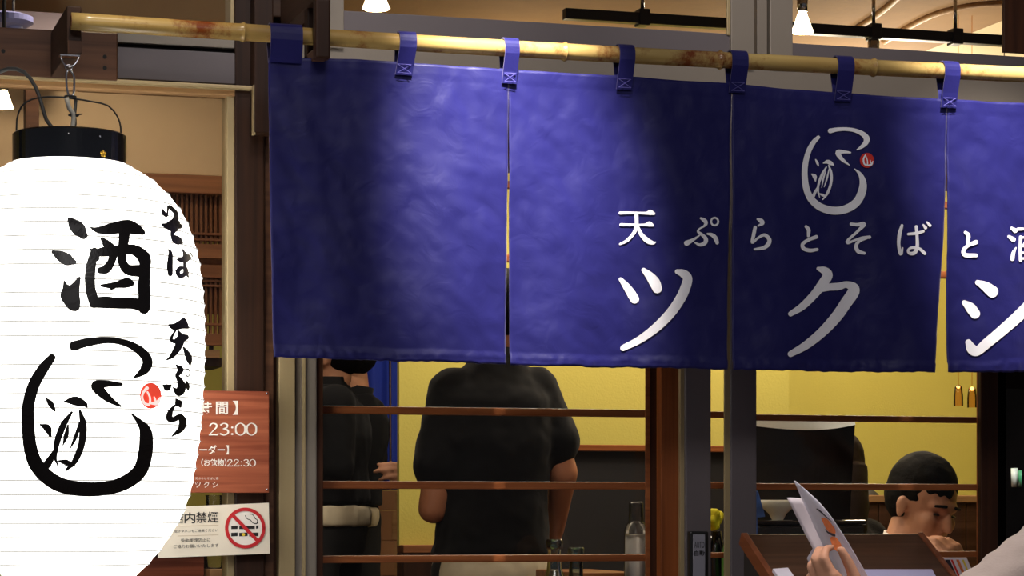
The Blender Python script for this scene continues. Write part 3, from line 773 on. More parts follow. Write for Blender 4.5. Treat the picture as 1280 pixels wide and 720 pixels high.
chars([[(536,246,14),(522,262,9),(516,285,9),(526,308,11),(546,312,9),(548,285,8),(538,262,7)], [(556,308,10),(578,306,18),(590,286,8)], [(570,296,8),(566,284,7)]], H_, Hs, lambda a, b: on_lantern(a, b, .0036), 'seal_mark', 'lantern_mark', lan)
# chain and cables between bracket and handle
hk = thing('snap_hook', at(89, 122, .0), 'chrome snap hook and ring hanging under the bracket over the lantern', 'hook')
ringp = lambda c, rx, rz, n=16: [Vector((c.x + rx*math.cos(2*math.pi*k/n), c.y, c.z + rz*math.sin(2*math.pi*k/n))) for k in range(n)]
box('eye_plate', 'chrome', hk, X(75, 0), X(100, 0), -.002, .02, Z(70.5, 0, 88), Z(68.3, 0, 88), .0006)
MB().tube(crom([at(76, 70, 0), at(79, 79, 0), at(87, 84, 0), at(95, 79, 0), at(99, 70, 0)], .006), .0018, 8).build('ring', 'chrome', hk, smooth=True)
MB().tube(ringp(at(86, 84.5, .004), .006, .005), .0016, 8, True).build('swivel', 'chrome', hk, smooth=True)
MB().tube(crom([at(86, 87, 0), at(83, 93, 0), at(83.5, 110, 0), at(86, 119, 0), at(89, 121, 0), at(92, 117, 0), at(92.5, 96, 0), at(88, 88, 0)], .006), .0021, 8).build('gate', 'chrome', hk, smooth=True)
cb = thing('power_cable', at(60, 168, .02), 'grey power cable curving down into the lantern cap', 'cable')
MB().tube(crom([at(-40, 120, .05), at(-10, 96, .04), at(10, 86, .03), at(30, 90, .02), at(44, 108, .01), at(52, 130, 0), at(58, 150, 0), at(68, 162, 0), at(74, 167, 0)], .012), .0036, 8).build('sheath', 'cable_grey', cb, smooth=True)
c2 = thing('power_cable', at(88, 168, .0), 'white cable tied with black strip under the snap hook', 'cable')
MB().tube(crom([at(83, 122, -.008), at(87, 136, -.006), at(92, 143, -.004), at(91, 158, 0), at(90, 167, 0)], .01), .0042, 8).build('sheath', 'cable_white', c2, smooth=True)
MB().tube(crom([at(95, 123, .006), at(94, 135, .004), at(93, 145, .004), at(94, 155, .006), at(91, 167, .006)], .01), .003, 8).build('second_lead', 'cable_grey', c2, smooth=True)
MB().tube(ringp(at(92, 144, 0), .009, .0016), .0014, 6, True).build('cable_tie', 'rubber_black', c2)
MB().tube([at(92, 144, -.006), at(103, 142.5, -.006)], .0012, 6).build('tie_tail', 'rubber_black', c2)
MB().tube(ringp(at(88, 121, -.002), .010, .0022), .0016, 6, True).build('cable_tie', 'rubber_black', c2)

# ================================================================== SIGNS
SY = FY - .035
sg = thing('hours_sign', (X(250, SY), SY, Z(618, SY, 290)), 'reddish wood opening-hours board with white writing beside the lantern', 'sign')
pbox('board', 'sign_wood', sg, 128, 488.5, 336.5, 616, SY, .02, 290, .0015)
TY = SY - .0012
text_mesh('【営業', (170, 500, 241, 518), TY, 'sign_white', sg, bold=.012)
for ch, r_ in (('時', (249.5, 502, 265, 518)), ('間', (270, 502, 285, 518)), ('】', (291, 501, 297.5, 518.5))):
    text_mesh(ch, r_, TY, 'sign_white', sg, bold=.014)
text_mesh('～', (236, 533, 252, 540), TY, 'sign_white', sg, bold=.01)
def serif(digits):
    pass
ZD = [[(0,50,13),(4,22,14),(25,3,6),(46,22,14),(50,50,14),(46,78,14),(25,97,6),(4,78,14),(0,50,13)]]
TWO = [[(6,24,14),(10,12,10),(24,4,8),(40,14,13),(40,34,13),(24,60,9),(2,92,7)], [(2,94,11),(26,92,12),(46,94,9),(49,80,5)]]
THREE = [[(6,16,13),(22,4,7),(40,14,13),(38,36,12),(18,47,6)], [(18,47,6),(42,58,14),(44,80,14),(24,96,8),(4,86,13)]]
COLN = [[(10,36,15),(12,36,15)], [(10,88,15),(12,88,15)]]
def digits(seq, l, t, r, b, mat, parent):
    adv = {'0': 60, '2': 58, '3': 56, ':': 30}; tot = sum(adv[c] for c in seq) - 8; k = (r - l) / tot; h = (b - t) / 100.0; x = 0
    for c in seq:
        G = {'0': ZD, '2': TWO, '3': THREE, ':': COLN}[c]; mb = MB()
        for s in G: stroke(mb, [(l + (x + p[0] + 3) * k, t + p[1] * h, p[2] * (k + h) / 2 * .8) for p in s], lambda a, bb: at(a, bb, TY), .6, 3)
        mb.build('digit', mat, parent); x += adv[c]
digits('23:00', 260.5, 528.5, 320, 544.5, 'sign_white', sg)
text_mesh('【ラスト', (196, 556.5, 236, 568), TY, 'sign_white', sg, bold=.014)
text_mesh('オーダー】', (238, 556.5, 286, 568), TY, 'sign_white', sg, bold=.016)
text_mesh('（お飲物）', (251.5, 573.5, 283, 583), TY, 'sign_white', sg, bold=.016)
digits('22:30', 283.5, 574, 319, 583, 'sign_white', sg)
text_mesh('天ぷらとそばと酒', (244, 596.5, 273, 599.5), TY, 'sign_white', sg)
text_mesh('ツ ク シ', (244, 602, 272.5, 609.5), TY, 'sign_white', sg)
for (u, v) in ((333.5, 492), (333.5, 612)):
    MB().lathe([(.0001, 0), (.0022, 0), (.0018, .002), (.0001, .0025)], at(u, v, SY), 10, True, (0, -1, 0)).build('nail_head', 'chrome', sg)

ns = thing('no_smoking_sign', (X(270, SY), SY, Z(696, SY, 270)), 'cream no-smoking sign with red crossed circle under the hours board', 'sign')
q = [at(198, 634.5, SY), at(336, 628.5, SY), at(337.5, 692, SY), at(198, 697.5, SY)]
MB().prism(q, (0, .006, 0)).build('plate', 'sign_paper', ns)
text_mesh('店', (216, 641, 229.5, 654.5), TY, 'print_black', ns, bold=.012, slope=-.03)
for ch, l in (('内', 230.5), ('禁', 245), ('煙', 259.5)):
    text_mesh(ch, (l, 640.5 - (l - 230) * .03, l + 13.5, 654 - (l - 230) * .03), TY, 'print_black', ns, bold=.012)
text_mesh('電子タバコもご遠慮ください', (218, 662.5, 272.5, 666), TY, 'print_black', ns, slope=-.03)
text_mesh('受動喫煙防止に', (226, 673.5, 263, 678), TY, 'print_black', ns, slope=-.03)
text_mesh('ご協力お願いいたします', (217, 681, 273, 685.5), TY, 'print_black', ns, slope=-.03)
for yy in (656.8, 669):
    mb = MB(); stroke(mb, [(222, yy + 1, .5), (273, yy - .5, .5)], lambda a, b: at(a, b, TY), 2, 1); mb.build('rule', 'print_tan', ns)
def flat(dy): return lambda a, b: at(a, b, SY - dy)
cx, cy_ = 306.5, 660
mb = MB(); poly(mb, [(cx + 25*math.cos(a), cy_ + 25*math.sin(a), 0) for a in [2*math.pi*k/20 for k in range(20)]], flat(.0010), 5); mb.build('white_disc', 'sign_white', ns)
for (x0, y0, x1, y1) in ((289, 657.5, 297, 661.5), (299, 657.5, 318.5, 661.5), (320, 657, 323, 661), (289, 666, 297, 670.5), (299, 666, 309.5, 670.5), (311.5, 666, 323, 670.5)):
    mb = MB(); mb.add([at(x0, y0, SY-.0014), at(x1, y0-.4, SY-.0014), at(x1, y1-.4, SY-.0014), at(x0, y1, SY-.0014)], [(0,1,2,3)]); mb.build('cigarette_mark', 'print_black', ns)
mb = MB(); poly(mb, [(304.3 + 2*math.cos(a), 668.2 + 2*math.sin(a), 0) for a in [2*math.pi*k/10 for k in range(10)]], flat(.0018), 2); mb.build('ember_mark', 'print_yellow', ns)
mb = MB()
for s in ([(306.5,644.5,.9),(309,648.5,.9),(313,650,.9),(316,653.5,.9),(320.5,654.5,1.2),(322,652,.9)], [(312,642.5,.9),(316,643.5,.9),(319,648,1.0),(321.5,650,.9),(322,654,1.2)]): stroke(mb, s, flat(.0014), .6, 2)
mb.build('smoke_mark', 'print_black', ns)
mb = MB(); stroke(mb, [(cx + 23.2*math.cos(a), cy_ + 23.4*math.sin(a), 4.2) for a in [2*math.pi*k/24 for k in range(25)]], flat(.0022), 1, 2); mb.build('prohibition_ring', 'print_red', ns)
mb = MB(); stroke(mb, [(cx-15.5, cy_-16, 4.4), (cx, cy_, 4.4), (cx+15.5, cy_+16, 4.4)], flat(.0024), 1, 2); mb.build('prohibition_bar', 'print_red', ns)

# ================================================================== AUTO switch on the door stile
sw = thing('door_switch', (X(874, FY), FY - .01, Z(735, FY, 874)), 'black touch switch marked AUTO on the grey door stile', 'switch')
pbox('housing', 'black_plastic', sw, 862.5, 664, 886, 738, FY - .018, .018, 874, .004)
pbox('touch_plate', 'switch_grey', sw, 866.5, 668, 881.5, 733, FY - .0205, .004, 874, .001)
text_mesh('AUTO', (868, 677, 880.5, 685), FY - .0212, 'print_black', sw, bold=.006)
text_mesh('自動', (868, 688, 880.8, 695), FY - .0212, 'print_black', sw, bold=.02)

# ================================================================== INTERIOR: left bay lattice screen
IY = 1.5
struct(pbox('wall_soffit', 'tan_panel', None, -700, -80, 430, 218, IY, .05, 230, 0))
tb = struct(pbox('trim_2', 'lattice_rail', None, -700, 218, 430, 241, IY - .02, .06, 230, .003))
ls = thing('lattice_screen', (X(150, IY), IY, Z(431, IY, 230)), 'brown wooden lattice screen hanging behind the window left of the post', 'screen')
pbox('backing', 'lattice_wood', ls, -700, 240, 430, 300, IY + .035, .01, 230, 0)
pbox('backing', 'lattice_wood', ls, -700, 322, 430, 392, IY + .035, .01, 230, 0)
for y0, y1, yo in ((290, 293, 0), (297, 300, 0), (304, 322, -.012), (330, 346, -.012), (349, 351.5, 0), (355, 357.5, 0), (403, 406, 0), (416, 431, -.012)):
    pbox('rail', 'lattice_rail', ls, -700, y0, 430, y1, IY + yo, .024, 230, .001)
sl_u = sl_l = None
x = X(-300, IY); xe = X(330, IY)
while x < xe:
    for key, (y0, y1) in (('u', (240, 304)), ('l', (346, 417))):
        z0, z1 = Z(y1, IY, 230), Z(y0, IY, 230)
        proto = sl_u if key == 'u' else sl_l
        if proto is None:
            o = MB().box(x, x + .006, IY + .006, IY + .020, z0, z1).build('slat', 'lattice_wood', ls); o['x0'] = x
            if key == 'u': sl_u = o
            else: sl_l = o
        else:
            o = proto.copy(); COL.objects.link(o); o.location.x = x - proto['x0']
    x += .0118
hb = thing('hanging_box', (X(255, IY), IY, Z(458, IY, 255)), 'pale wooden box under the lattice screen left of post', 'box')
pbox('tray', 'light_wood', hb, 225, 437, 275, 447, IY, .2, 255)
pbox('hanger', 'dark_wood_x', hb, 235, 430.5, 240, 437, IY, .012, 255)
pbox('hanger', 'dark_wood_x', hb, 262, 430.5, 267, 437, IY, .012, 255)
pbox('body', 'dark_wood_x', hb, 230, 447, 279, 458, IY + .02, .15, 255)
for o in (sl_u, sl_l):
    if 'x0' in o: del o['x0']
pp = struct(pbox('trim_3', 'brown_wood_x', None, 32, 108, 49, 214, 1.2, .05, 40, .002))
# interior lower left: dim furniture behind the signs
cbn = thing('side_cabinet', (X(215, 1.3), 1.4, GZ), 'dark reddish wooden side cabinet low behind the lantern and no-smoking sign', 'cabinet')
pbox('body', 'sign_wood', cbn, 120, 694, 255, 1000, 1.25, .3, 200)
pbox('top', 'dark_wood_x', cbn, 116, 690, 257, 696, 1.24, .33, 200)
jar = thing('glass_jar', at(268, 690, 1.2), 'clear glass jar behind the no-smoking sign', 'jar')
MB().lathe([(.02, 0), (.03, .005), (.032, .12), (.02, .15), (.02, .17), (.022, .175)], at(268, 712, 1.28), 20, True).build('body', 'clear_plastic', jar, smooth=True)
box('side_board', 'light_wood', jar, 0, .001, 0, .001, 0, .001, 0) if False else None
jst = thing('side_shelf', (X(285, 1.3), 1.3, GZ), 'pale wooden shelf unit below the glass jar behind the post', 'shelf')
pbox('board', 'light_wood', jst, 262, 712, 288, 1000, 1.2, .3, 270)

# ---- lighting track, hangers, spotlights under the ceiling
TYk = 1.2
def trk(px, off=0): 
    y = 16 + (px - 705) * .0672 + off; return at(px, y, TYk)
tr_ = thing('lighting_track', trk(980), 'black ceiling lighting track hung on rods behind the transom windows', 'track light')
a, b = trk(705), trk(1420)
d = (b - a)
zc = (trk(705).z + trk(1255).z) / 2
box('rail', 'black_metal', tr_, a.x, b.x, TYk - .014, TYk + .014, trk(980).z - .013, trk(980).z + .013, .002)
for px in (803, 1194, 1092):
    c = trk(px); c.z = trk(980).z
    box('clamp', 'black_metal', tr_, c.x - .014, c.x + .014, TYk - .02, TYk + .02, c.z - .018, c.z + .022, .003)
    MB().tube([(c.x, TYk, c.z + .02), (c.x, TYk, 2.45)], .005, 8).build('rod', 'chrome', tr_, smooth=True)
c = trk(1092); c.z = trk(980).z
MB().lathe([(.012, .0), (.015, -.012), (.015, -.05), (.010, -.056), (.018, -.07), (.017, -.076)], (c.x, TYk, c.z - .01), 16).build('fitting', 'chrome', tr_, smooth=True)
def spot(px, py, Y, label, e, sc=1.0, cap=True):
    c = at(px, py, Y); s = thing('spot_lamp', c, label, 'lamp', 'warm halogen spot lamps')
    MB().lathe([(.009*sc, .03*sc), (.012*sc, .022*sc), (.024*sc, -.012*sc), (.028*sc, -.02*sc), (.024*sc, -.022*sc)], c, 20, False).build('reflector', 'bulb_warm', s, smooth=True)
    MB().lathe([(.012*sc, .03*sc), (.013*sc, .03*sc), (.013*sc, .062*sc), (.005*sc, .066*sc)], c, 16).build('socket', 'black_metal' if cap else 'chrome', s, smooth=True)
    MB().tube([c + Vector((0, 0, .06*sc)), Vector((c.x, c.y, 2.45))], .004, 8).build('stem', 'black_metal', s)
    lamp('SPOT', 'spot_light', c + Vector((0, 0, -.03*sc)), e, WARM, .03, c + Vector((0, .15, -1)), 100, .6)
    return s
spot(470, -2, .75, 'bright spot lamp seen through the transom above the curtain\'s left end', 9, 1.1, False)
spot(1003, 30, .52, 'bright white spot lamp behind the right transom window', 13, .9, False)
spot(5, 126, .9, 'small spot lamp left of the black lantern cap', 5, .75)
dct = thing('air_duct', (X(20, 1.35), 1.35, Z(60, 1.35, 20)), 'pale lavender duct box behind the upper left window', 'duct')
pbox('casing', 'lavender_duct', dct, -160, 13, 86, 60, 1.3, .19, 20)
pbox('flange', 'cable_grey', dct, -160, 40, 88, 44, 1.29, .2, 20)
dsc = thing('disc_lamp', at(10, 26, 1.0), 'lavender round disc lamp hung behind the upper left window', 'lamp')
c = at(8, 26, 1.0)
MB().lathe([(.001, -.012), (.045, -.012), (.058, -.004), (.058, .008), (.04, .014), (.006, .016)], c, 32).build('disc', 'lavender_lamp', dsc, smooth=False)
MB().lathe([(.001, -.02), (.016, -.02), (.018, -.012)], c + Vector((.018, 0, 0)), 16).build('boss', 'lavender_lamp', dsc)
MB().tube([c + Vector((.015, 0, .014)), Vector((c.x + .015, c.y, 2.45))], .003, 8).build('rod', 'cable_grey', dsc)
# arched mouldings on the cream ceiling
def on_ceiling(px, py):
    d = ray(px, py); return CAM + d * ((2.446 - CAM.z) / d.z)
for i_, arc in enumerate(([(1062, 40), (1085, 26), (1110, 8), (1128, -8)], [(1105, 52), (1135, 34), (1170, 17), (1210, 7), (1256, 3), (1320, 4)])):
    mb = MB(); mb.tube(crom([on_ceiling(*q) for q in arc], .03), .009, 8); struct(mb.build('trim_%d' % (4 + i_), 'light_wood', None, smooth=True))
# other ceiling lights of the room, above and behind the transom heads
for (px, Y, e) in ((560, 1.6, 20), (740, 1.9, 22), (440, 2.6, 22), (900, 1.7, 24), (420, 4.2, 14), (120, .95, 12)):
    lamp('SPOT', 'ceiling_downlight', (X(px, Y), Y, 2.40), e, WARM, .06, (X(px, Y), Y + .1, 0), 150, .5)

for (px, Y, e, z_) in ((1120, 2.5, 28, 2.22), (660, 2.0, 3, 2.15), (1010, 2.2, 9, 2.1), (1170, 1.6, 7, 2.05)):
    lamp('POINT', 'room_fill', (X(px, Y), Y, z_), e, WARM, .08)  # unseen point lamps added to brighten the ceiling and alcove wall
# ================================================================== INTERIOR FURNITURE
# black booth divider with wooden cap
bd = thing('booth_divider', (X(800, 2.3), 2.33, GZ), 'black booth divider with brown wooden cap behind the standing man', 'divider')
pbox('panel', 'black_panel', bd, 640, 562, 915, 1150, 2.3, .06, 770)
pbox('cap_rail', 'muntin_wood', bd, 638, 556, 917, 564, 2.28, .1, 770, .003)
# bench back on the right
bb = thing('bench', (X(1150, 2.4), 2.4, GZ), 'brown wooden bench back with lighter cap rail behind the seated man', 'bench')
pbox('back_panel', 'stand_wood', bb, 1058, 627, 1330, 1150, 2.38, .04, 1150)
pbox('cap_rail', 'light_wood', bb, 1056, 619, 1332, 628, 2.36, .08, 1150, .003)
x = X(1060, 2.38)
while x < X(1326, 2.38) - .08:
    box('board', 'stand_wood', bb, x, x + .094, 2.368, 2.38, GZ + .45, Z(628, 2.38, 1150), .002); x += .098
box('seat', 'counter_wood', bb, X(1060, 2.38), X(1330, 2.38), 1.95, 2.38, GZ + .40, GZ + .45, .004)
cu = thing('seat_cushion', at(1082, 640, 2.46), 'dark rounded cushion showing above the bench rail', 'cushion')
MB().ellipsoid(at(1080, 632, 2.52), (.06, .05, .055), None, 20, 12).build('pad', 'black_panel', cu, smooth=True)
box('post', 'stand_wood', cu, X(1075, 2.52), X(1085, 2.52), 2.5, 2.54, GZ, Z(640, 2.5, 1080), 0)

# blue inner curtain, two widths with a slit
CY2 = 3.73
ic = thing('inner_curtain', (X(470, CY2), CY2, Z(612, CY2, 470)), 'plain bright blue inner curtain left of the yellow partition', 'curtain')
for a, b in ((425, 485.5), (488.5, 540)):
    nu, nv = 24, 8; vs = []; fs = []
    for j in range(nv + 1):
        for i in range(nu + 1):
            px = a + (b - a) * i / nu; p = at(px, 380 + (612 - 380) * j / nv, CY2)
            vs.append((p.x, CY2 + .018 * math.sin(px * .28) * (.3 + .7 * j / nv), p.z))
    for j in range(nv):
        for i in range(nu): q = j*(nu+1)+i; fs.append((q, q+1, q+nu+2, q+nu+1))
    o = MB().add(vs, fs).build('width', 'blue_curtain', ic, smooth=True); m = o.modifiers.new('t', 'SOLIDIFY'); m.thickness = .003
MB().tube([at(410, 382, CY2), at(545, 388, CY2)], .012, 10).build('rod', 'light_wood', ic)
pbox('slit_light', 'light_wood', ic, 485, 390, 489, 612, CY2 + .03, .01, 487, 0)  # pale strip standing in for light showing through the slit
# cardboard boxes in a stack below the curtain
zc_ = GZ; BYs = 3.9
for i, (h_, l) in enumerate(((.36, 'lowest cardboard box of the stack under the blue curtain'), (.34, 'second cardboard box of the stack under the blue curtain'), (.105 * 1.0, 'third cardboard box of the stack under the blue curtain'), (.1, 'flat top cardboard box under the blue curtain'))):
    pass
edges = [1150, 720, 676, 638, 613]
nm = ['lowest of four cardboard boxes stacked under the blue curtain', 'second lowest of four cardboard boxes under the blue curtain', 'second highest of four cardboard boxes under the blue curtain', 'topmost of four cardboard boxes under the blue curtain']
for i in range(4):
    zb_ = GZ if i == 0 else Z(edges[i], BYs, 480); zt_ = Z(edges[i+1], BYs, 480)
    cbx = thing('cardboard_box', (X(485, BYs), BYs + .15, zb_), nm[i], 'box', 'cardboard boxes')
    o_ = (0, .01, .0, .012)[i]
    box('carton', 'cardboard', cbx, X(462, BYs) + o_, X(540, BYs) + o_, BYs, BYs + .32, zb_ + .0005, zt_ - .0005, .003)
    box('tape', 'light_wood', cbx, X(462, BYs) + o_ + .08, X(462, BYs) + o_ + .11, BYs - .0008, BYs + .001, zb_ + .004, zt_ - .004, 0)

# counter inside the window and a table behind it
ct = thing('window_counter', (X(700, .6), .6, GZ), 'wooden counter inside the window under the glass bottles', 'counter')
CZt = .845
box('top', 'counter_wood', ct, X(560, .45), X(1215, .85), .44, .86, CZt - .03, CZt, .004)
box('front', 'dark_wood_x', ct, X(570, .45), X(1205, .85), .50, .82, GZ, CZt - .03, .002)
tb2 = thing('dining_table', (X(730, 1.2), 1.2, GZ), 'brown wooden table edge behind the teal bottles', 'table')
tzz = Z(716, 1.05, 720)
box('top', 'counter_wood', tb2, X(728, 1.05), X(800, 1.05), 1.05, 1.42, tzz - .025, tzz, .004)
for px in (736, 793):
    for yy in (1.08, 1.36): box('leg', 'dark_wood', tb2, X(px, 1.05) - .02, X(px, 1.05) + .02, yy, yy + .04, GZ, tzz - .025, .003)

def bottle(px, ptop, Y, r, label, mat='teal_glass', nr=.0165):
    c = at(px, ptop, Y); h = c.z - CZt; b = thing('bottle', (c.x, Y, CZt), label, 'bottle', 'bottles on the window counter')
    z = lambda q: CZt + q
    prof = [(.001, z(.004)), (r*.92, z(0.001)), (r, z(.012)), (r, z(h - .115)), (r*.8, z(h - .095)), (nr, z(h - .065)), (nr*.86, z(h - .03)), (nr*.9, z(h - .022))]
    MB().lathe(prof, (c.x, Y, 0), 24, False).build('body', mat, b, smooth=True)
    MB().lathe([(nr*.9, z(h - .022)), (nr*1.12, z(h - .02)), (nr*1.12, z(h - .006)), (nr, z(h)), (nr*.8, z(h)), (nr*.8, z(h - .02))], (c.x, Y, 0), 24, False).build('lip', mat, b, smooth=True)
    return b
bottle(693, 674, .62, .033, 'teal glass bottle with lipped neck, left of the pair')
bottle(720, 684, .66, .033, 'slightly lower teal glass bottle, right of the pair')
pt = thing('water_dispenser', (X(796, .62), .62, CZt), 'frosted clear water carafe with cap by the brown door jamb', 'carafe')
c = at(795, 720, .62); zz = lambda py: Z(py, .62, 795)
MB().lathe([(.001, CZt + .003), (.031, CZt + .001), (.032, CZt + .02), (.0265, zz(720)), (.0255, zz(662)), (.020, zz(655)), (.016, zz(652))], (c.x, .62, 0), 24, False).build('body', 'clear_plastic', pt, smooth=True)
MB().lathe([(.016, zz(655)), (.0165, zz(650)), (.0155, zz(630)), (.013, zz(627)), (.001, zz(627))], (c.x, .62, 0), 24, False).build('cap', 'clear_plastic', pt, smooth=True)
MB().tube(crom([(c.x + .02, .60, zz(632)), (c.x + .026, .60, zz(645)), (c.x + .027, .60, zz(690)), (c.x + .027, .60, zz(720))], .01), .005, 8).build('handle', 'clear_plastic', pt, smooth=True)
MB().lathe([(.001, CZt + .006), (.026, CZt + .006), (.0235, zz(668)), (.001, zz(668))], (c.x, .62, 0), 20, True).build('paper_label', 'white_shirt', pt, smooth=True)
# small things behind the narrow pane
yc = thing('yellow_duster', at(896, 668, .62), 'bright yellow cloth bunched behind the narrow pane', 'cloth')
mb = MB()
for k in range(14):
    p = at(889 + random.random()*13, 641 + random.random()*20, .60 + random.random()*.05); mb.ellipsoid(p, (.011, .012, .012), None, 10, 8)
DUST = (yc, mb)
db = thing('bottle', (X(892, .66), .66, CZt), 'dark brown sauce bottle under the yellow cloth behind the narrow pane', 'bottle', 'bottles on the window counter')
h = Z(664, .66, 893) - CZt; cxx = X(893, .66)
MB().lathe([(.001, CZt), (.03, CZt), (.032, CZt + .02), (.032, CZt + h*.6), (.02, CZt + h*.85), (.014, CZt + h), (.001, CZt + h)], (cxx, .66, 0), 20).build('body', 'lacquer', db, smooth=True)
gb = thing('bottle', (X(903, .6), .56, CZt), 'green bottle beside the yellow cloth behind the narrow pane', 'bottle', 'bottles on the window counter')
h = Z(648, .56, 904) - CZt; cxx = X(915, .56)
MB().lathe([(.001, CZt), (.022, CZt), (.023, CZt + .02), (.023, CZt + h*.7), (.012, CZt + h*.9), (.012, CZt + h), (.001, CZt + h)], (cxx, .56, 0), 20).build('body', 'green_plastic', gb, smooth=True)

# black counter display with cream top, cream curved front and flat tray
MY = .72
ds = thing('counter_display', (X(1000, MY), MY, CZt), 'large black tapered counter display with cream top edge behind the glass', 'display')
def curvedpanel(mb, px0a, px1a, pya, px0b, px1b, pyb, Y, bulge, sagA, sagB, thick, n=20):
    vs = []; fs = []
    for k in range(n + 1):
        t = k / n; s = math.sin(math.pi * t)
        for back in (0, 1):
            for (l, r_, y_, sg_) in ((px0a, px1a, pya, sagA), (px0b, px1b, pyb, sagB)):
                p = at(l + (r_ - l) * t, y_ + sg_ * s, Y); vs.append((p.x, p.y - bulge * s + back * thick, p.z))
    for k in range(n):
        a = 4*k; b = 4*k + 4
        fs += [(a, a+1, b+1, b), (a+2, b+2, b+3, a+3), (a, b, b+2, a+2), (a+1, a+3, b+3, b+1)]
    fs += [(0, 2, 3, 1), (4*n, 4*n+1, 4*n+3, 4*n+2)]
    mb.add(vs, fs); return mb
curvedpanel(MB(), 934, 1069, 528, 938, 1062, 655, MY, .05, 3, 2, .05).build('housing', 'black_plastic', ds, smooth=False)
curvedpanel(MB(), 932, 1068, 525, 932, 1069.5, 531, MY - .003, .05, 1, 7.5, .045).build('top_edge', 'cream_plastic', ds)
box('stand', 'black_plastic', ds, X(985, MY) - .05, X(985, MY) + .05, MY - .03, MY + .06, CZt, Z(650, MY, 985), .004)
rp = thing('bowl', (X(965, .6), .6, CZt), 'cream bowl half hidden behind the raised menu', 'bowl')
cc = at(972, 625, .60)
MB().lathe([(.012, CZt + .002), (.014, CZt + .05), (.012, cc.z - .045), (.02, cc.z - .03), (.036, cc.z - .016), (.043, cc.z), (.041, cc.z), (.034, cc.z - .014), (.001, cc.z - .026)], (cc.x, cc.y, 0), 28, False).build('shell', 'cream_plastic', rp, smooth=True)
ty = thing('black_tray', (X(1010, .56), .56, CZt), 'flat black lidded tray under the display', 'tray')
box('tray_body', 'black_plastic', ty, X(942, .52), X(1076, .52), .50, .545, CZt, Z(656, .52, 1010), .006)
box('lid', 'lacquer', ty, X(940, .52), X(1078, .52), .495, .55, Z(656, .52, 1010), Z(650, .52, 1010), .004)
bp_ = thing('blue_pouch', (X(948, .47), .47, CZt), 'small blue packet beside the grey door stile', 'packet')
MB().prism([at(938, 612, .46), at(948, 614, .46), at(957, 646, .46), at(938, 648, .46)], (0, .012, 0)).build('packet', 'blue_pouch', bp_, .002)
box('packet_clip', 'blue_pouch', bp_, X(939, .465), X(946, .465), .462, .47, CZt, Z(646, .465, 945), 0)
# glassware behind the dark last pane, and bulbs standing in for reflections
cabx = X(1226, 1.0) + .05
sh = thing('cabinet_shelf', (X(1275, .8), .8, GZ), 'dark shelf with glasses behind the last dark pane', 'shelf')
zsh = Z(609, .8, 1272)
box('board', 'cabinet_black', sh, cabx, cabx + .5, .66, .96, zsh - .02, zsh, .001)
box('upright', 'cabinet_black', sh, cabx + .5, cabx + .53, .66, .96, GZ, 2.1, .001)
box('upright', 'cabinet_black', sh, cabx - .018, cabx, .66, .96, GZ, 2.1, .001)
for i, (px, hh, mt, lb) in enumerate(((1268, .045, 'pale_glass', 'clear short glass, leftmost on the dark shelf'), (1277, .04, 'green_glassware', 'green short glass second on the dark shelf'), (1286, .045, 'pale_glass', 'clear short glass at the picture edge on the dark shelf'))):
    g = thing('tumbler', (X(px, .8), .8, zsh), lb, 'glass', 'glasses on the dark shelf')
    MB().lathe([(.001, .002), (.007, .0005), (.0085, hh), (.0078, hh), (.0065, .004)], (X(px, .8), .8, zsh), 18, False).build('cup', mt, g, smooth=True)
for i, (px, py, mt, lb, rr) in enumerate(((1198, 484, 'bulb_amber', 'amber bulb added for a reflection, leftmost above the seated man', .0035), (1215, 486, 'bulb_amber', 'amber bulb added for a reflection, nearest the brown jamb', .005))):
    Yp = 1.5; c = at(px, py, Yp); g = thing('reflection_bulb', c, lb, 'lamp', 'amber bulbs standing in for reflections')
    MB().ellipsoid(c, (rr*1.3, rr, rr), None, 12, 8).build('bulb', mt, g, smooth=True)
    MB().lathe([(.004, .006), (.010, .0), (.013, -.025), (.013, -.05)], c, 18, False).build('shade', 'amber_glass', g, smooth=True)
    MB().tube([c + Vector((0, 0, .005)), Vector((c.x, c.y, 2.45))], .0012, 6).build('cord', 'amber_glass', g)

# ================================================================== PEOPLE
def blob(name, mb, voxel, mat, parent, smooth=4, rough=0.0):
    """one continuous surface out of overlapping closed shapes"""
    root = root_loc(parent)
    me = bpy.data.meshes.new(name); me.from_pydata([tuple(p - root) for p in mb.v], [], mb.f); me.update()
    o = bpy.data.objects.new('tmp', me); COL.objects.link(o)
    m = o.modifiers.new('r', 'REMESH'); m.mode = 'VOXEL'; m.voxel_size = voxel
    if smooth:
        m2 = o.modifiers.new('s', 'SMOOTH'); m2.iterations = smooth; m2.factor = .5
    bpy.context.view_layer.update()
    me2 = bpy.data.meshes.new_from_object(o.evaluated_get(bpy.context.evaluated_depsgraph_get()))
    bpy.data.objects.remove(o); bpy.data.meshes.remove(me); me2.name = name
    if rough:
        nn = [v.normal.copy() for v in me2.vertices]; flat_ = []
        for v, nv_ in zip(me2.vertices, nn):
            flat_ += list(v.co + nv_ * rough * (noise.noise(v.co * 14) + .6 * noise.noise(v.co * 34)))
        me2.vertices.foreach_set('co', flat_); me2.update()
    return link(name, me2, mat, parent, root, True)
def basis(f, up=(0, 0, 1)):
    f = Vector(f).normalized(); r = f.cross(Vector(up)).normalized(); u = r.cross(f)
    return Matrix((r, f, u)).transposed()
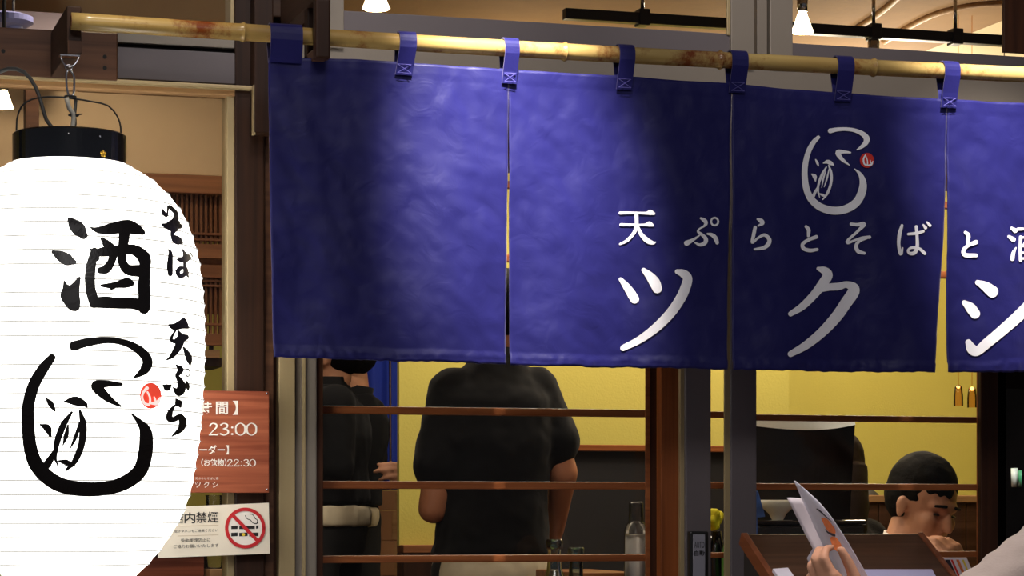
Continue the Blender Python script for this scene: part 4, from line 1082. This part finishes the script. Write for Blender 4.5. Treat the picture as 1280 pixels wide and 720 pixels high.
def head_prims(mb, c, B):
    P = lambda x, y, z: Vector(c) + B @ Vector((x, y, z))
    mb.ellipsoid(P(0, -.012, .035), (.074, .093, .088), B)
    mb.ellipsoid(P(0, .028, -.035), (.058, .060, .078), B)
    mb.ellipsoid(P(0, .055, -.088), (.030, .026, .024), B, 14, 10)
    mb.ellipsoid(P(0, .062, .022), (.05, .028, .022), B, 14, 10)
    mb.capsule(P(0, .088, .006), P(0, .102, -.026), .008, .012, 10)
    for s in (-1, 1):
        mb.ellipsoid(P(s*.036, .058, -.022), (.022, .026, .024), B, 12, 8)
        mb.ellipsoid(P(s*.074, -.006, -.008), (.008, .016, .027), B, 12, 10)
        mb.ellipsoid(P(s*.079, -.010, .002), (.006, .013, .016), B, 12, 10)
    mb.capsule(P(0, .078, -.056), P(0, .080, -.058), .016, .014, 10)
def hair_obj(c, B, mat, parent, long_=0.0, tufts=0, seed=1):
    rnd = random.Random(seed); mb = MB(); P = lambda x, y, z: Vector(c) + B @ Vector((x, y, z))
    mb.ellipsoid(P(0, -.022, .048), (.081, .098, .090), B)
    mb.ellipsoid(P(0, -.045, .018), (.078, .074, .078), B)
    for k in range(9):   # fringe over the forehead
        x_ = -.046 + k*.0115; mb.capsule(P(x_, .040 - abs(x_)*.5, .098), P(x_*1.06 + .005, .0765 - abs(x_)*.5, .054 + .007*(k % 2)), .010, .006, 8)
    for k in range(tufts):
        a = rnd.uniform(0, 2*math.pi); e = rnd.uniform(.25, 1.3)
        d = Vector((math.cos(a)*math.cos(e), math.sin(a)*math.cos(e), math.sin(e)))
        p = Vector((d.x*.079, d.y*.096 - .022, d.z*.088 + .048)); t = Vector((-d.y, d.x, -.3)).normalized()
        mb.capsule(P(*(p - t*.025 - d*.006)), P(*(p + t*.022 - d*.002)), .010, .007, 8)
    if long_:
        mb.loft([(P(0, -.03, .03), .086, .088), (P(0, -.05, -.08), .092, .075), (P(0, -.06, -.08 - long_*.6), .088, .055), (P(0, -.065, -.08 - long_), .07, .04)], B)
    return blob('hair', mb, .005, mat, parent, 4, .0034)
def face_parts(c, B, parent):
    P = lambda x, y, z: Vector(c) + B @ Vector((x, y, z))
    for s in (-1, 1):
        e = MB().ellipsoid(P(s*.031, .0755, .002), (.011, .007, .0030), B, 12, 8).build('eye', 'eye_dark', parent, smooth=True)
        MB().ellipsoid(P(s*.031, .0785, .002), (.0040, .004, .0026), B, 10, 8).build('iris', 'eye_dark', e, smooth=True)
        MB().capsule(P(s*.046, .078, .024), P(s*.018, .088, .028), .0035, .004, 8).build('eyebrow', 'hair_black', parent, smooth=True)
    MB().ellipsoid(P(0, .093, -.058), (.020, .006, .006), B, 12, 8).build('lips', 'lip', parent, smooth=True)
def hand_prims(mb, w, d, n, side, curl=(25, 35, 25), th=(.9, .6), sc=1.0, spread=.05):
    """wrist w, direction d, back-of-hand normal n, side +1/-1: where the thumb sits (d x n)"""
    d = Vector(d).normalized(); n = Vector(n); n = (n - d*n.dot(d)).normalized(); s = d.cross(n) * side; w = Vector(w)
    offs = (.029, .010, -.010, -.028); base = (.086, .089, .084, .076); ln = (.074, .083, .077, .060); rr = (.0088, .009, .0086, .0076)
    for i in range(4):
        k = w + (d*base[i] + s*offs[i]) * sc
        mb.capsule(w + (d*.008 + s*offs[i]*.62) * sc, k, .0135*sc, .0115*sc, 10)
        dir_ = (d + s*offs[i]*spread*20).normalized(); p = k; ang = 0
        cl = curl if not isinstance(curl[0], (list, tuple)) else curl[i]
        for j, (fr, r0, r1) in enumerate(((.46, 1.06, .98), (.30, .98, .9), (.24, .9, .72))):
            ang += R(cl[j]); v = dir_*math.cos(ang) - n*math.sin(ang)
            q = p + v*ln[i]*fr*sc; mb.capsule(p, q, rr[i]*r0*sc, rr[i]*r1*sc, 10); p = q
    b = w + (d*.018 + s*.022 - n*.004)*sc; a, c_ = th
    v1 = (d*math.cos(a) + s*math.sin(a) - n*.35).normalized(); v2 = (d*math.cos(a*c_) + s*math.sin(a*c_) - n*.45).normalized()
    p1 = b + v1*.042*sc; p2 = p1 + v2*.031*sc; p3 = p2 + (v2*.9 + d*.25).normalized()*.024*sc
    mb.capsule(b, p1, .0150*sc, .0115*sc, 10); mb.capsule(p1, p2, .0112*sc, .0100*sc, 10); mb.capsule(p2, p3, .0100*sc, .0078*sc, 10)
    return p3
def lerp(a, b, t): return Vector(a) + (Vector(b) - Vector(a)) * t
def human(root, J, f, hf, skin='skin', hair='hair_black', shirt='black_cloth', trousers='black_trousers', apron=None, sleeve=.75, long_=0, collar=True,
          hands=None, seed=1, hemlow=.04, w=1.0, voxel=.010, face=True, hup=(0, 0, 1), loose=1.0, aph=.115):
    B = basis(f); HB = basis(hf, hup)
    J = {k: Vector(v) for k, v in J.items()}
    sc_ = (J['shl'] + J['shr']) / 2; hip = J['hip']; up = (sc_ - hip).normalized()
    # body
    mb = MB(); head_prims(mb, J['head'], HB)
    mb.capsule(J['head'] + HB @ Vector((0, -.02, -.06)), J['neck'], .055, .06)
    tor = [(hip - up*.10, .13, .09), (hip, .165*w, .11), (lerp(hip, sc_, .35), .14*w, .10), (lerp(hip, sc_, .7), .16*w, .115), (lerp(hip, sc_, .92), .16*w, .10), (sc_ + up*.03, .10*w, .075), (J['neck'], .055, .055)]
    mb.loft(tor, B)
    hl, hr = hip - B @ Vector((.085*w, 0, .03)), hip + B @ Vector((.085*w, 0, -.03))
    for h_, k_, a_ in ((hl, 'knl', 'anl'), (hr, 'knr', 'anr')):
        mb.capsule(h_, J[k_], .080*min(1, w + .1), .052); mb.capsule(J[k_], J[a_], .055, .036); 
        ff = B @ Vector((0, 1, 0)); ff.z = 0
        mb.capsule(J[a_] + Vector((0, 0, -.03)), J[a_] + ff*.14 + Vector((0, 0, -.045)), .036, .03)
    hands = hands or {}
    for s_, sh_, el_, wr_ in (('l', 'shl', 'ell', 'wrl'), ('r', 'shr', 'elr', 'wrr')):
        mb.capsule(J[sh_], J[el_], .050, .040); mb.capsule(J[el_], J[wr_], .040, .027)
        hd_ = hands.get(s_, {})
        d = hd_.get('d', (J[wr_] - J[el_])); n_ = hd_.get('n', (B @ Vector((-1 if s_ == 'l' else 1, 0, 0))))
        side = hd_.get('side', 1 if s_ == 'l' else -1)
        hand_prims(mb, J[wr_], d, n_, side, hd_.get('curl', (22, 30, 22)), hd_.get('th', (.8, .6)))
    blob('body', mb, voxel, skin, root, 3)
    if face: face_parts(J['head'], HB, root)
    hair_obj(J['head'], HB, hair, root, long_, seed=seed)
    # shirt
    mb = MB(); g = .018 * loose
    mb.loft([(hip - up*hemlow, .172*w + g, .115 + g), (hip + up*.06, .160*w + g, .112 + g), (lerp(hip, sc_, .4), .150*w + g, .108 + g), (lerp(hip, sc_, .7), .168*w + g, .122 + g), (lerp(hip, sc_, .95), .165*w + g, .105 + g), (sc_ + up*.035, .11*w + g, .085), (J['neck'] + up*(.012 if collar else -.02), .066, .068)], B)
    for sh_, el_, wr_ in (('shl', 'ell', 'wrl'), ('shr', 'elr', 'wrr')):
        if sleeve <= 1: mb.capsule(J[sh_], lerp(J[sh_], J[el_], sleeve), .066, .066 + .010*loose)
        else:
            mb.capsule(J[sh_], J[el_], .068, .058); mb.capsule(J[el_], lerp(J[el_], J[wr_], sleeve - 1), .057, .046)
    so = blob('shirt', mb, .009, shirt, root, 4, .004 * loose)
    if collar:
        a = J['neck'] + up*.0; cm = MB()
        cm.lathe([(.066, -.015), (.068, .035), (.062, .035), (.060, -.015)], a, 24, False, up)
        cm.build('collar', shirt, so, smooth=True)
    # trousers and shoes
    mb = MB(); mb.loft([(hip - up*.16, .15*w, .11), (hip - up*.06, .176*w, .125), (hip + up*.03, .165*w, .118)], B)
    for h_, k_, a_ in ((hl, 'knl', 'anl'), (hr, 'knr', 'anr')):
        mb.capsule(h_, J[k_], .098*min(1, w + .1), .070); mb.capsule(J[k_], J[a_] + Vector((0, 0, .02)), .072, .056)
    blob('trousers', mb, .012, trousers, root, 3, .003)
    for a_ in ('anl', 'anr'):
        ff = B @ Vector((0, 1, 0)); ff.z = 0; mb = MB(); a0 = J[a_]
        mb.loft([(a0 + Vector((0, 0, -.076)) + ff*.05, .048, .135), (a0 + Vector((0, 0, -.05)) + ff*.05, .046, .13), (a0 + Vector((0, 0, -.03)) + ff*.03, .042, .1), (a0 + Vector((0, 0, .01)), .044, .05)], basis(ff), 20)
        mb.build('shoe', 'shoe', root, smooth=True)
    if apron:
        mb = MB()
        mb.loft([(hip - up*aph, .186*w, .134), (hip - up*.025, .188*w, .136), (hip + up*.005, .182*w, .130)], B)
        blob('waist_cloth', mb, .008, apron, root, 3, .003)
    return root
def stand_legs(J, hip, f, floor, gap=.1):
    B = basis(f); z = lambda q: floor + q
    for s, nm_ in ((-1, 'l'), (1, 'r')):
        o = B @ Vector((s*gap, 0, 0)); J['kn' + nm_] = Vector((hip.x + o.x, hip.y + o.y, z(.47))) + B @ Vector((0, .02, 0)); J['an' + nm_] = Vector((hip.x + o.x, hip.y + o.y, z(.078)))
    return J

# --- staff man seen from behind in the middle of the first bay
Y1 = 1.80; f1 = (-.06, 1, 0)
hip = at(614, 702, Y1)
J = dict(head=at(624, 400, Y1 + .03), neck=at(621, 452, Y1), shl=at(566, 490, Y1), shr=at(668, 488, Y1), ell=at(541, 636, Y1 - .02), wrl=at(575, 628, Y1 + .22), elr=at(704, 590, Y1 - .02), wrr=at(693, 664, Y1 + .14), hip=hip)
stand_legs(J, hip, f1, GZ)
r1 = thing('person', (hip.x, hip.y, GZ), 'standing person in black short-sleeved shirt seen from behind, pale cloth at waist', 'person', 'people inside the shop')
human(r1, J, f1, (.1, 1, -.1), skin='skin_deep', apron='beige_cloth', sleeve=.62, seed=2, face=False, w=.84, collar=True, hemlow=-.015)
# --- two staff further back at the left
Y2 = 3.0; f2 = (-.8, .62, 0); hip = at(405, 634, Y2)
J = dict(head=at(410, 447, Y2), neck=at(410, 486, Y2), shl=at(418, 507, Y2 - .12), shr=at(392, 507, Y2 + .12), ell=at(420, 585, Y2 - .14), wrl=at(392, 622, Y2 - .1), elr=at(385, 585, Y2 + .15), wrr=at(370, 620, Y2), hip=hip)
stand_legs(J, hip, f2, GZ)
r2 = thing('person', (hip.x, hip.y, GZ), 'person in black jacket facing left, ear visible, at the left pane edge', 'person', 'people inside the shop')
human(r2, J, f2, (-.9, .38, 0), apron='beige_cloth', sleeve=1.5, seed=3, w=.9, aph=.06, hemlow=-.01)
Y3 = 3.42; f3 = (.1, 1, 0); hip = at(422, 636, Y3)
J = dict(head=at(436, 448, Y3), neck=at(440, 496, Y3), shl=at(412, 521, Y3), shr=at(459, 521, Y3), ell=at(405, 590, Y3), wrl=at(410, 640, Y3 + .1), elr=at(462, 588, Y3), wrr=at(448, 625, Y3 + .18), hip=hip)
stand_legs(J, hip, f3, GZ, .07)
r3 = thing('person', (hip.x, hip.y, GZ), 'person in black jacket with back turned, in front of the blue curtain', 'person', 'people inside the shop')
human(r3, J, f3, (-.2, 1, 0), apron='beige_cloth', sleeve=1.6, seed=4, w=.74, face=False, aph=.06, hemlow=-.01)
# --- person behind the yellow partition, only the reaching hand shows
Y4 = 2.95; f4 = (-1, .1, 0); hip = at(596, 660, Y4)
J = dict(head=at(594, 455, Y4), neck=at(594, 490, Y4), shl=at(594, 515, Y4 - .13), shr=at(594, 515, Y4 + .13), ell=at(590, 622, Y4 - .12), wrl=at(537, 594, Y4 - .15), elr=at(590, 600, Y4 + .14), wrr=at(560, 630, Y4 + .1), hip=hip)
stand_legs(J, hip, f4, GZ)
r4 = thing('person', (hip.x, hip.y, GZ), 'reaching bare hand emerging from behind the yellow partition, fingers spread', 'person', 'people inside the shop')
human(r4, J, f4, (-1, 0, 0), sleeve=.9, seed=5, hands={'l': dict(d=(-1, .05, .06), n=(-.1, -.9, .35), side=1, curl=((6, 10, 8), (8, 14, 10), (14, 20, 14), (22, 26, 16)), th=(.95, .7))}, voxel=.006)
# --- seated man on the right
Y5 = 1.25; f5 = (.72, -.62, 0); hip = at(1085, 850, Y5 + .1)
J = dict(head=at(1154, 634, Y5), neck=at(1131, 690, Y5 + .03), shl=at(1165, 735, Y5 + .13), shr=at(1085, 735, Y5 - .06), ell=at(1225, 800, Y5 + .02), wrl=at(1206, 722, Y5 - .15), elr=at(1095, 830, Y5 - .2), wrr=at(1160, 830, Y5 - .24), hip=hip)
B5 = basis(f5)
for s, nm_ in ((-1, 'l'), (1, 'r')):
    J['kn' + nm_] = hip + basis((1, .15, 0)) @ Vector((s*.1, .36, .0)); J['an' + nm_] = Vector((J['kn' + nm_].x, J['kn' + nm_].y, GZ + .078))
r5 = thing('person', (hip.x, hip.y, GZ), 'seated person with black hair in white collar, hand raised to the mouth', 'person', 'people inside the shop')
human(r5, J, f5, (.34, -.9, -.32), shirt='white_shirt', sleeve=1.75, seed=6, collar=True, hup=(.12, -.05, 1),
      hands={'l': dict(d=(-.42, -.12, .62), n=(.35, -.85, .1), side=-1, curl=((30, 40, 20), (30, 42, 20), (32, 45, 20), (34, 46, 20)), th=(.7, .5))}, voxel=.005)
chs = thing('dining_chair', (hip.x, hip.y, GZ), 'wooden chair under the seated person', 'chair')
sz = hip.z - .178
box('seat', 'counter_wood', chs, hip.x - .2, hip.x + .2, hip.y - .2, hip.y + .2, sz - .03, sz, .004)
for sx in (-.17, .17):
    for sy in (-.17, .17): box('leg', 'dark_wood', chs, hip.x + sx - .018, hip.x + sx + .018, hip.y + sy - .018, hip.y + sy + .018, GZ, sz - .03, .002)
# --- dark-haired diner behind the display
Y6 = 1.95; f6 = (.3, 1, 0); hip = at(1045, 790, Y6 - .05)
J = dict(head=at(1046, 597, Y6), neck=at(1046, 648, Y6), shl=at(1000, 676, Y6), shr=at(1082, 676, Y6), ell=at(990, 770, Y6 + .03), wrl=at(1010, 780, Y6 + .2), elr=at(1092, 770, Y6 + .03), wrr=at(1080, 780, Y6 + .2), hip=hip)
B6 = basis(f6)
for s, nm_ in ((-1, 'l'), (1, 'r')):
    J['kn' + nm_] = hip + B6 @ Vector((s*.1, .34, 0)); J['an' + nm_] = Vector((J['kn' + nm_].x, J['kn' + nm_].y, GZ + .078))
r6 = thing('person', (hip.x, hip.y, GZ), 'dark-haired seated person mostly hidden behind the black counter display', 'person', 'people inside the shop')
human(r6, J, f6, (.5, 1, -.1), hair='hair_brown', sleeve=1.6, seed=8, long_=.12, w=.8, face=False)
ch2 = thing('dining_chair', (hip.x, hip.y, GZ), 'wooden chair under the dark-haired diner', 'chair'); sz = hip.z - .178
box('seat', 'counter_wood', ch2, hip.x - .2, hip.x + .2, hip.y - .2, hip.y + .2, sz - .03, sz, .004)
for sx in (-.17, .17):
    for sy in (-.17, .17): box('leg', 'dark_wood', ch2, hip.x + sx - .018, hip.x + sx + .018, hip.y + sy - .018, hip.y + sy + .018, GZ, sz - .03, .002)
blob('cloth', DUST[1], .004, 'yellow_cloth', DUST[0], 1, .002)

# ================================================================== MENU STAND OUTSIDE
MS = -.02
ms = thing('menu_stand', (X(1050, -.15), -.15, 0), 'dark brown sloping menu stand outside the glass door', 'stand')
c0 = at(926, 668, MS); c1 = at(1150, 668, MS); slope = Vector((0, -.145, -.082)) * 2.6
zt = c0.z; x0, x1 = c0.x, c1.x
nrm = Vector((0, -slope.z, slope.y)).normalized(); nrm = -nrm if nrm.z < 0 else nrm
th_ = nrm * -.018
MB().prism([(x0 + .012, MS, zt), (x1 - .004, MS, zt), (x1 - .004, MS + slope.y, zt + slope.z), (x0 + .012, MS + slope.y, zt + slope.z)], th_).build('slanted_top', 'stand_wood', ms, .001)
for xa, xb in ((x0, x0 + .0125), (x1 - .0045, x1 + .006)):
    q = nrm * .004
    MB().prism([Vector((xa, MS, zt)) + q, Vector((xb, MS, zt)) + q, Vector((xb, MS + slope.y, zt + slope.z)) + q, Vector((xa, MS + slope.y, zt + slope.z)) + q], nrm * -.026).build('side_edge', 'stand_edge', ms, .001)
for xa in (x0 + .004, x1 - .014):
    MB().prism([(xa, MS - .005, zt - .03), (xa, MS - .005, .0), (xa, MS + slope.y + .01, 0), (xa, MS + slope.y + .01, zt + slope.z - .03)], (.014, 0, 0)).build('side_panel', 'black_panel', ms, .001)
box('back_panel', 'black_panel', ms, x0 + .018, x1 - .014, MS - .02, MS - .006, .05, zt - .04, .001)
box('shelf', 'stand_wood', ms, x0 + .018, x1 - .014, MS + slope.y + .02, MS - .02, .35, .37, .001)
box('front_lip', 'stand_edge', ms, x0, x1, MS + slope.y - .015, MS + slope.y, zt + slope.z - .03, zt + slope.z + .02, .002)
# open menu lying on the stand
def on_stand(px, py, e=.004):
    d = ray(px, py); o = Vector((x0, MS, zt)) + nrm * e; t = (o - CAM).dot(nrm) / d.dot(nrm); return CAM + d * t
mn = thing('menu_booklet', on_stand(1120, 716), 'lavender open menu lying on the sloping stand', 'menu')
pts = [on_stand(1062, 711.5, .007), on_stand(1165, 711.5, .007), on_stand(1182, 742, .007), on_stand(1078, 742, .007)]
MB().prism(pts, nrm * -.005).build('page_block', 'lavender', mn)
m3 = thing('menu_booklet', on_stand(975, 716), 'small white menu folder at the left of the sloping stand', 'menu')
pts = [on_stand(966, 711, .013), on_stand(985, 709.5, .013), on_stand(1008, 742, .013), on_stand(988, 742, .013)]
MB().prism(pts, nrm * -.007).build('cover', 'menu_paper', m3)
# leaflet standing beside the stand
lfy = -.1
lf_ = thing('leaflet', at(1195, 718, lfy), 'printed leaflet with red and yellow stripes right of the stand', 'leaflet')
qd = [at(1176, 697, lfy), at(1208, 697, lfy), at(1236, 760, lfy), at(1204, 760, lfy)]
MB().prism(qd, (0, .004, 0)).build('sheet', 'menu_shade', lf_)
for t0, t1, mt in ((.12, .3, 'food_dark'), (.34, .42, 'seal_red'), (.55, .66, 'food_orange'), (.78, .85, 'print_yellow')):
    a, b = lerp(qd[0], qd[1], t0), lerp(qd[0], qd[1], t1); a2, b2 = lerp(qd[3], qd[2], t0), lerp(qd[3], qd[2], t1); o = Vector((0, -.001, 0))
    MB().add([a + o + (a2-a)*.04, b + o + (b2-b)*.04, b2 + o, a2 + o], [(0,1,2,3)]).build('printed_stripe', mt, lf_)

# ---- customer with a menu, body outside the picture on the right
HY = -.42
hm = thing('held_menu', at(1040, 700, HY), 'white folded menu with food photos held up in a hand', 'menu')
def sheet(name, mat, rows, thick=.0006):
    """rows of (px, py, Y) points, all rows alike in number"""
    R_ = [crom([at(*p) for p in r], .012) for r in rows]; n = min(len(r) for r in R_)
    R_ = [[r[int(i*(len(r)-1)/(n-1))] for i in range(n)] for r in R_]
    cols = []
    for i in range(n): cols.append(crom([r[i] for r in R_], .012))
    m_ = min(len(c) for c in cols); cols = [[c[int(j*(len(c)-1)/(m_-1))] for j in range(m_)] for c in cols]
    vs = [p for c in cols for p in c]; fs = []
    for i in range(n-1):
        for j in range(m_-1): a = i*m_+j; fs.append((a, a+1, a+m_+1, a+m_))
    o = MB().add(vs, fs).build(name, mat, hm, smooth=True); m = o.modifiers.new('t', 'SOLIDIFY'); m.thickness = thick; m.offset = 0
    return o
sheet('page', 'menu_paper', [[(992.5, 601, HY+.03), (1012, 645, HY+.03), (1030, 684, HY+.02), (1046, 716, HY+.01), (1058, 745, HY+.01)],
                             [(993.5, 601, HY+.028), (1019, 640, HY+.0), (1042, 677, HY-.012), (1062, 714, HY-.02), (1078, 745, HY-.02)],
                             [(994.5, 601.2, HY+.025), (1028, 632, HY-.03), (1055, 670, HY-.045), (1080, 712, HY-.05), (1100, 745, HY-.05)]])
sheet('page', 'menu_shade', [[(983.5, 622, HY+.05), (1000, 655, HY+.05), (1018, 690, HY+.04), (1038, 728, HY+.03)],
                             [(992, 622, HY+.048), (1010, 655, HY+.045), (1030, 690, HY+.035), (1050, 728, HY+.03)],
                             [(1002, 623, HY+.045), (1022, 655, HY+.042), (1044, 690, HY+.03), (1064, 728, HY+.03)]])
sheet('back_page', 'menu_paper', [[(1017, 684, HY+.06), (1009, 697, HY+.06), (1009, 699, HY+.06), (1024, 728, HY+.06)], [(1028, 690, HY+.055), (1028, 700, HY+.055), (1030, 710, HY+.055), (1038, 728, HY+.055)]])
def print_on(name, mat, pts, dy):
    mb = MB(); poly(mb, [(p[0], p[1], 0) for p in pts], lambda a, b: at(a, b, HY - .012 - (a - 1030) * .0011 - dy), 3); mb.build(name, mat, hm)
print_on('photo_border', 'food_dark', [(1020, 636), (1024, 637), (1041, 652), (1038, 651)], .012)
print_on('food_photo', 'food_orange', [(1026, 647), (1034, 649), (1044, 662), (1043, 668), (1034, 663)], .010)
print_on('photo_border', 'food_dark', [(1031, 661), (1036, 665), (1044, 668), (1043, 671), (1034, 666)], .0115)
print_on('food_photo', 'food_orange', [(1037, 672), (1044, 671), (1052, 682), (1050, 690), (1042, 686)], .010)
cu_f = (-1, .12, 0); hip = at(1570, 790, -.30); hip.z = .86
J = dict(head=at(1426, 476, -.33), neck=at(1440, 552, -.33), shl=at(1424, 600, -.46), shr=at(1440, 596, -.18), ell=at(1210, 764, -.50), wrl=at(1070, 765, -.50), elr=at(1330, 735, -.1), wrr=at(1262, 700, -.02), hip=hip)
for s, nm_ in ((-1, 'l'), (1, 'r')):
    o_ = basis(cu_f) @ Vector((s*.09, 0, 0)); J['kn' + nm_] = Vector((hip.x - .03, hip.y + o_.y, .46)); J['an' + nm_] = Vector((hip.x, hip.y + o_.y, .078))
J['wrr'] = at(1330, 840, -.12); J['elr'] = at(1400, 740, -.14)
cus = thing('person', (hip.x, hip.y, 0), 'customer in pale grey sweater outside, arm reaching in to hold a menu', 'person')
cus_hand = dict(d=(-.78, -.06, .62), n=(-.55, -.55, -.55), side=1, curl=((28, 58, 40), (34, 60, 40), (40, 60, 40), (44, 60, 40)), th=(.55, .35))
human(cus, J, cu_f, (-1, .15, -.3), shirt='grey_sweater', trousers='jeans', sleeve=1.42, seed=9, hair='hair_brown', long_=.1, w=.82, collar=False, hands={'l': cus_hand}, voxel=.0045, loose=1.5, hemlow=.05)

bpy.context.view_layer.update()
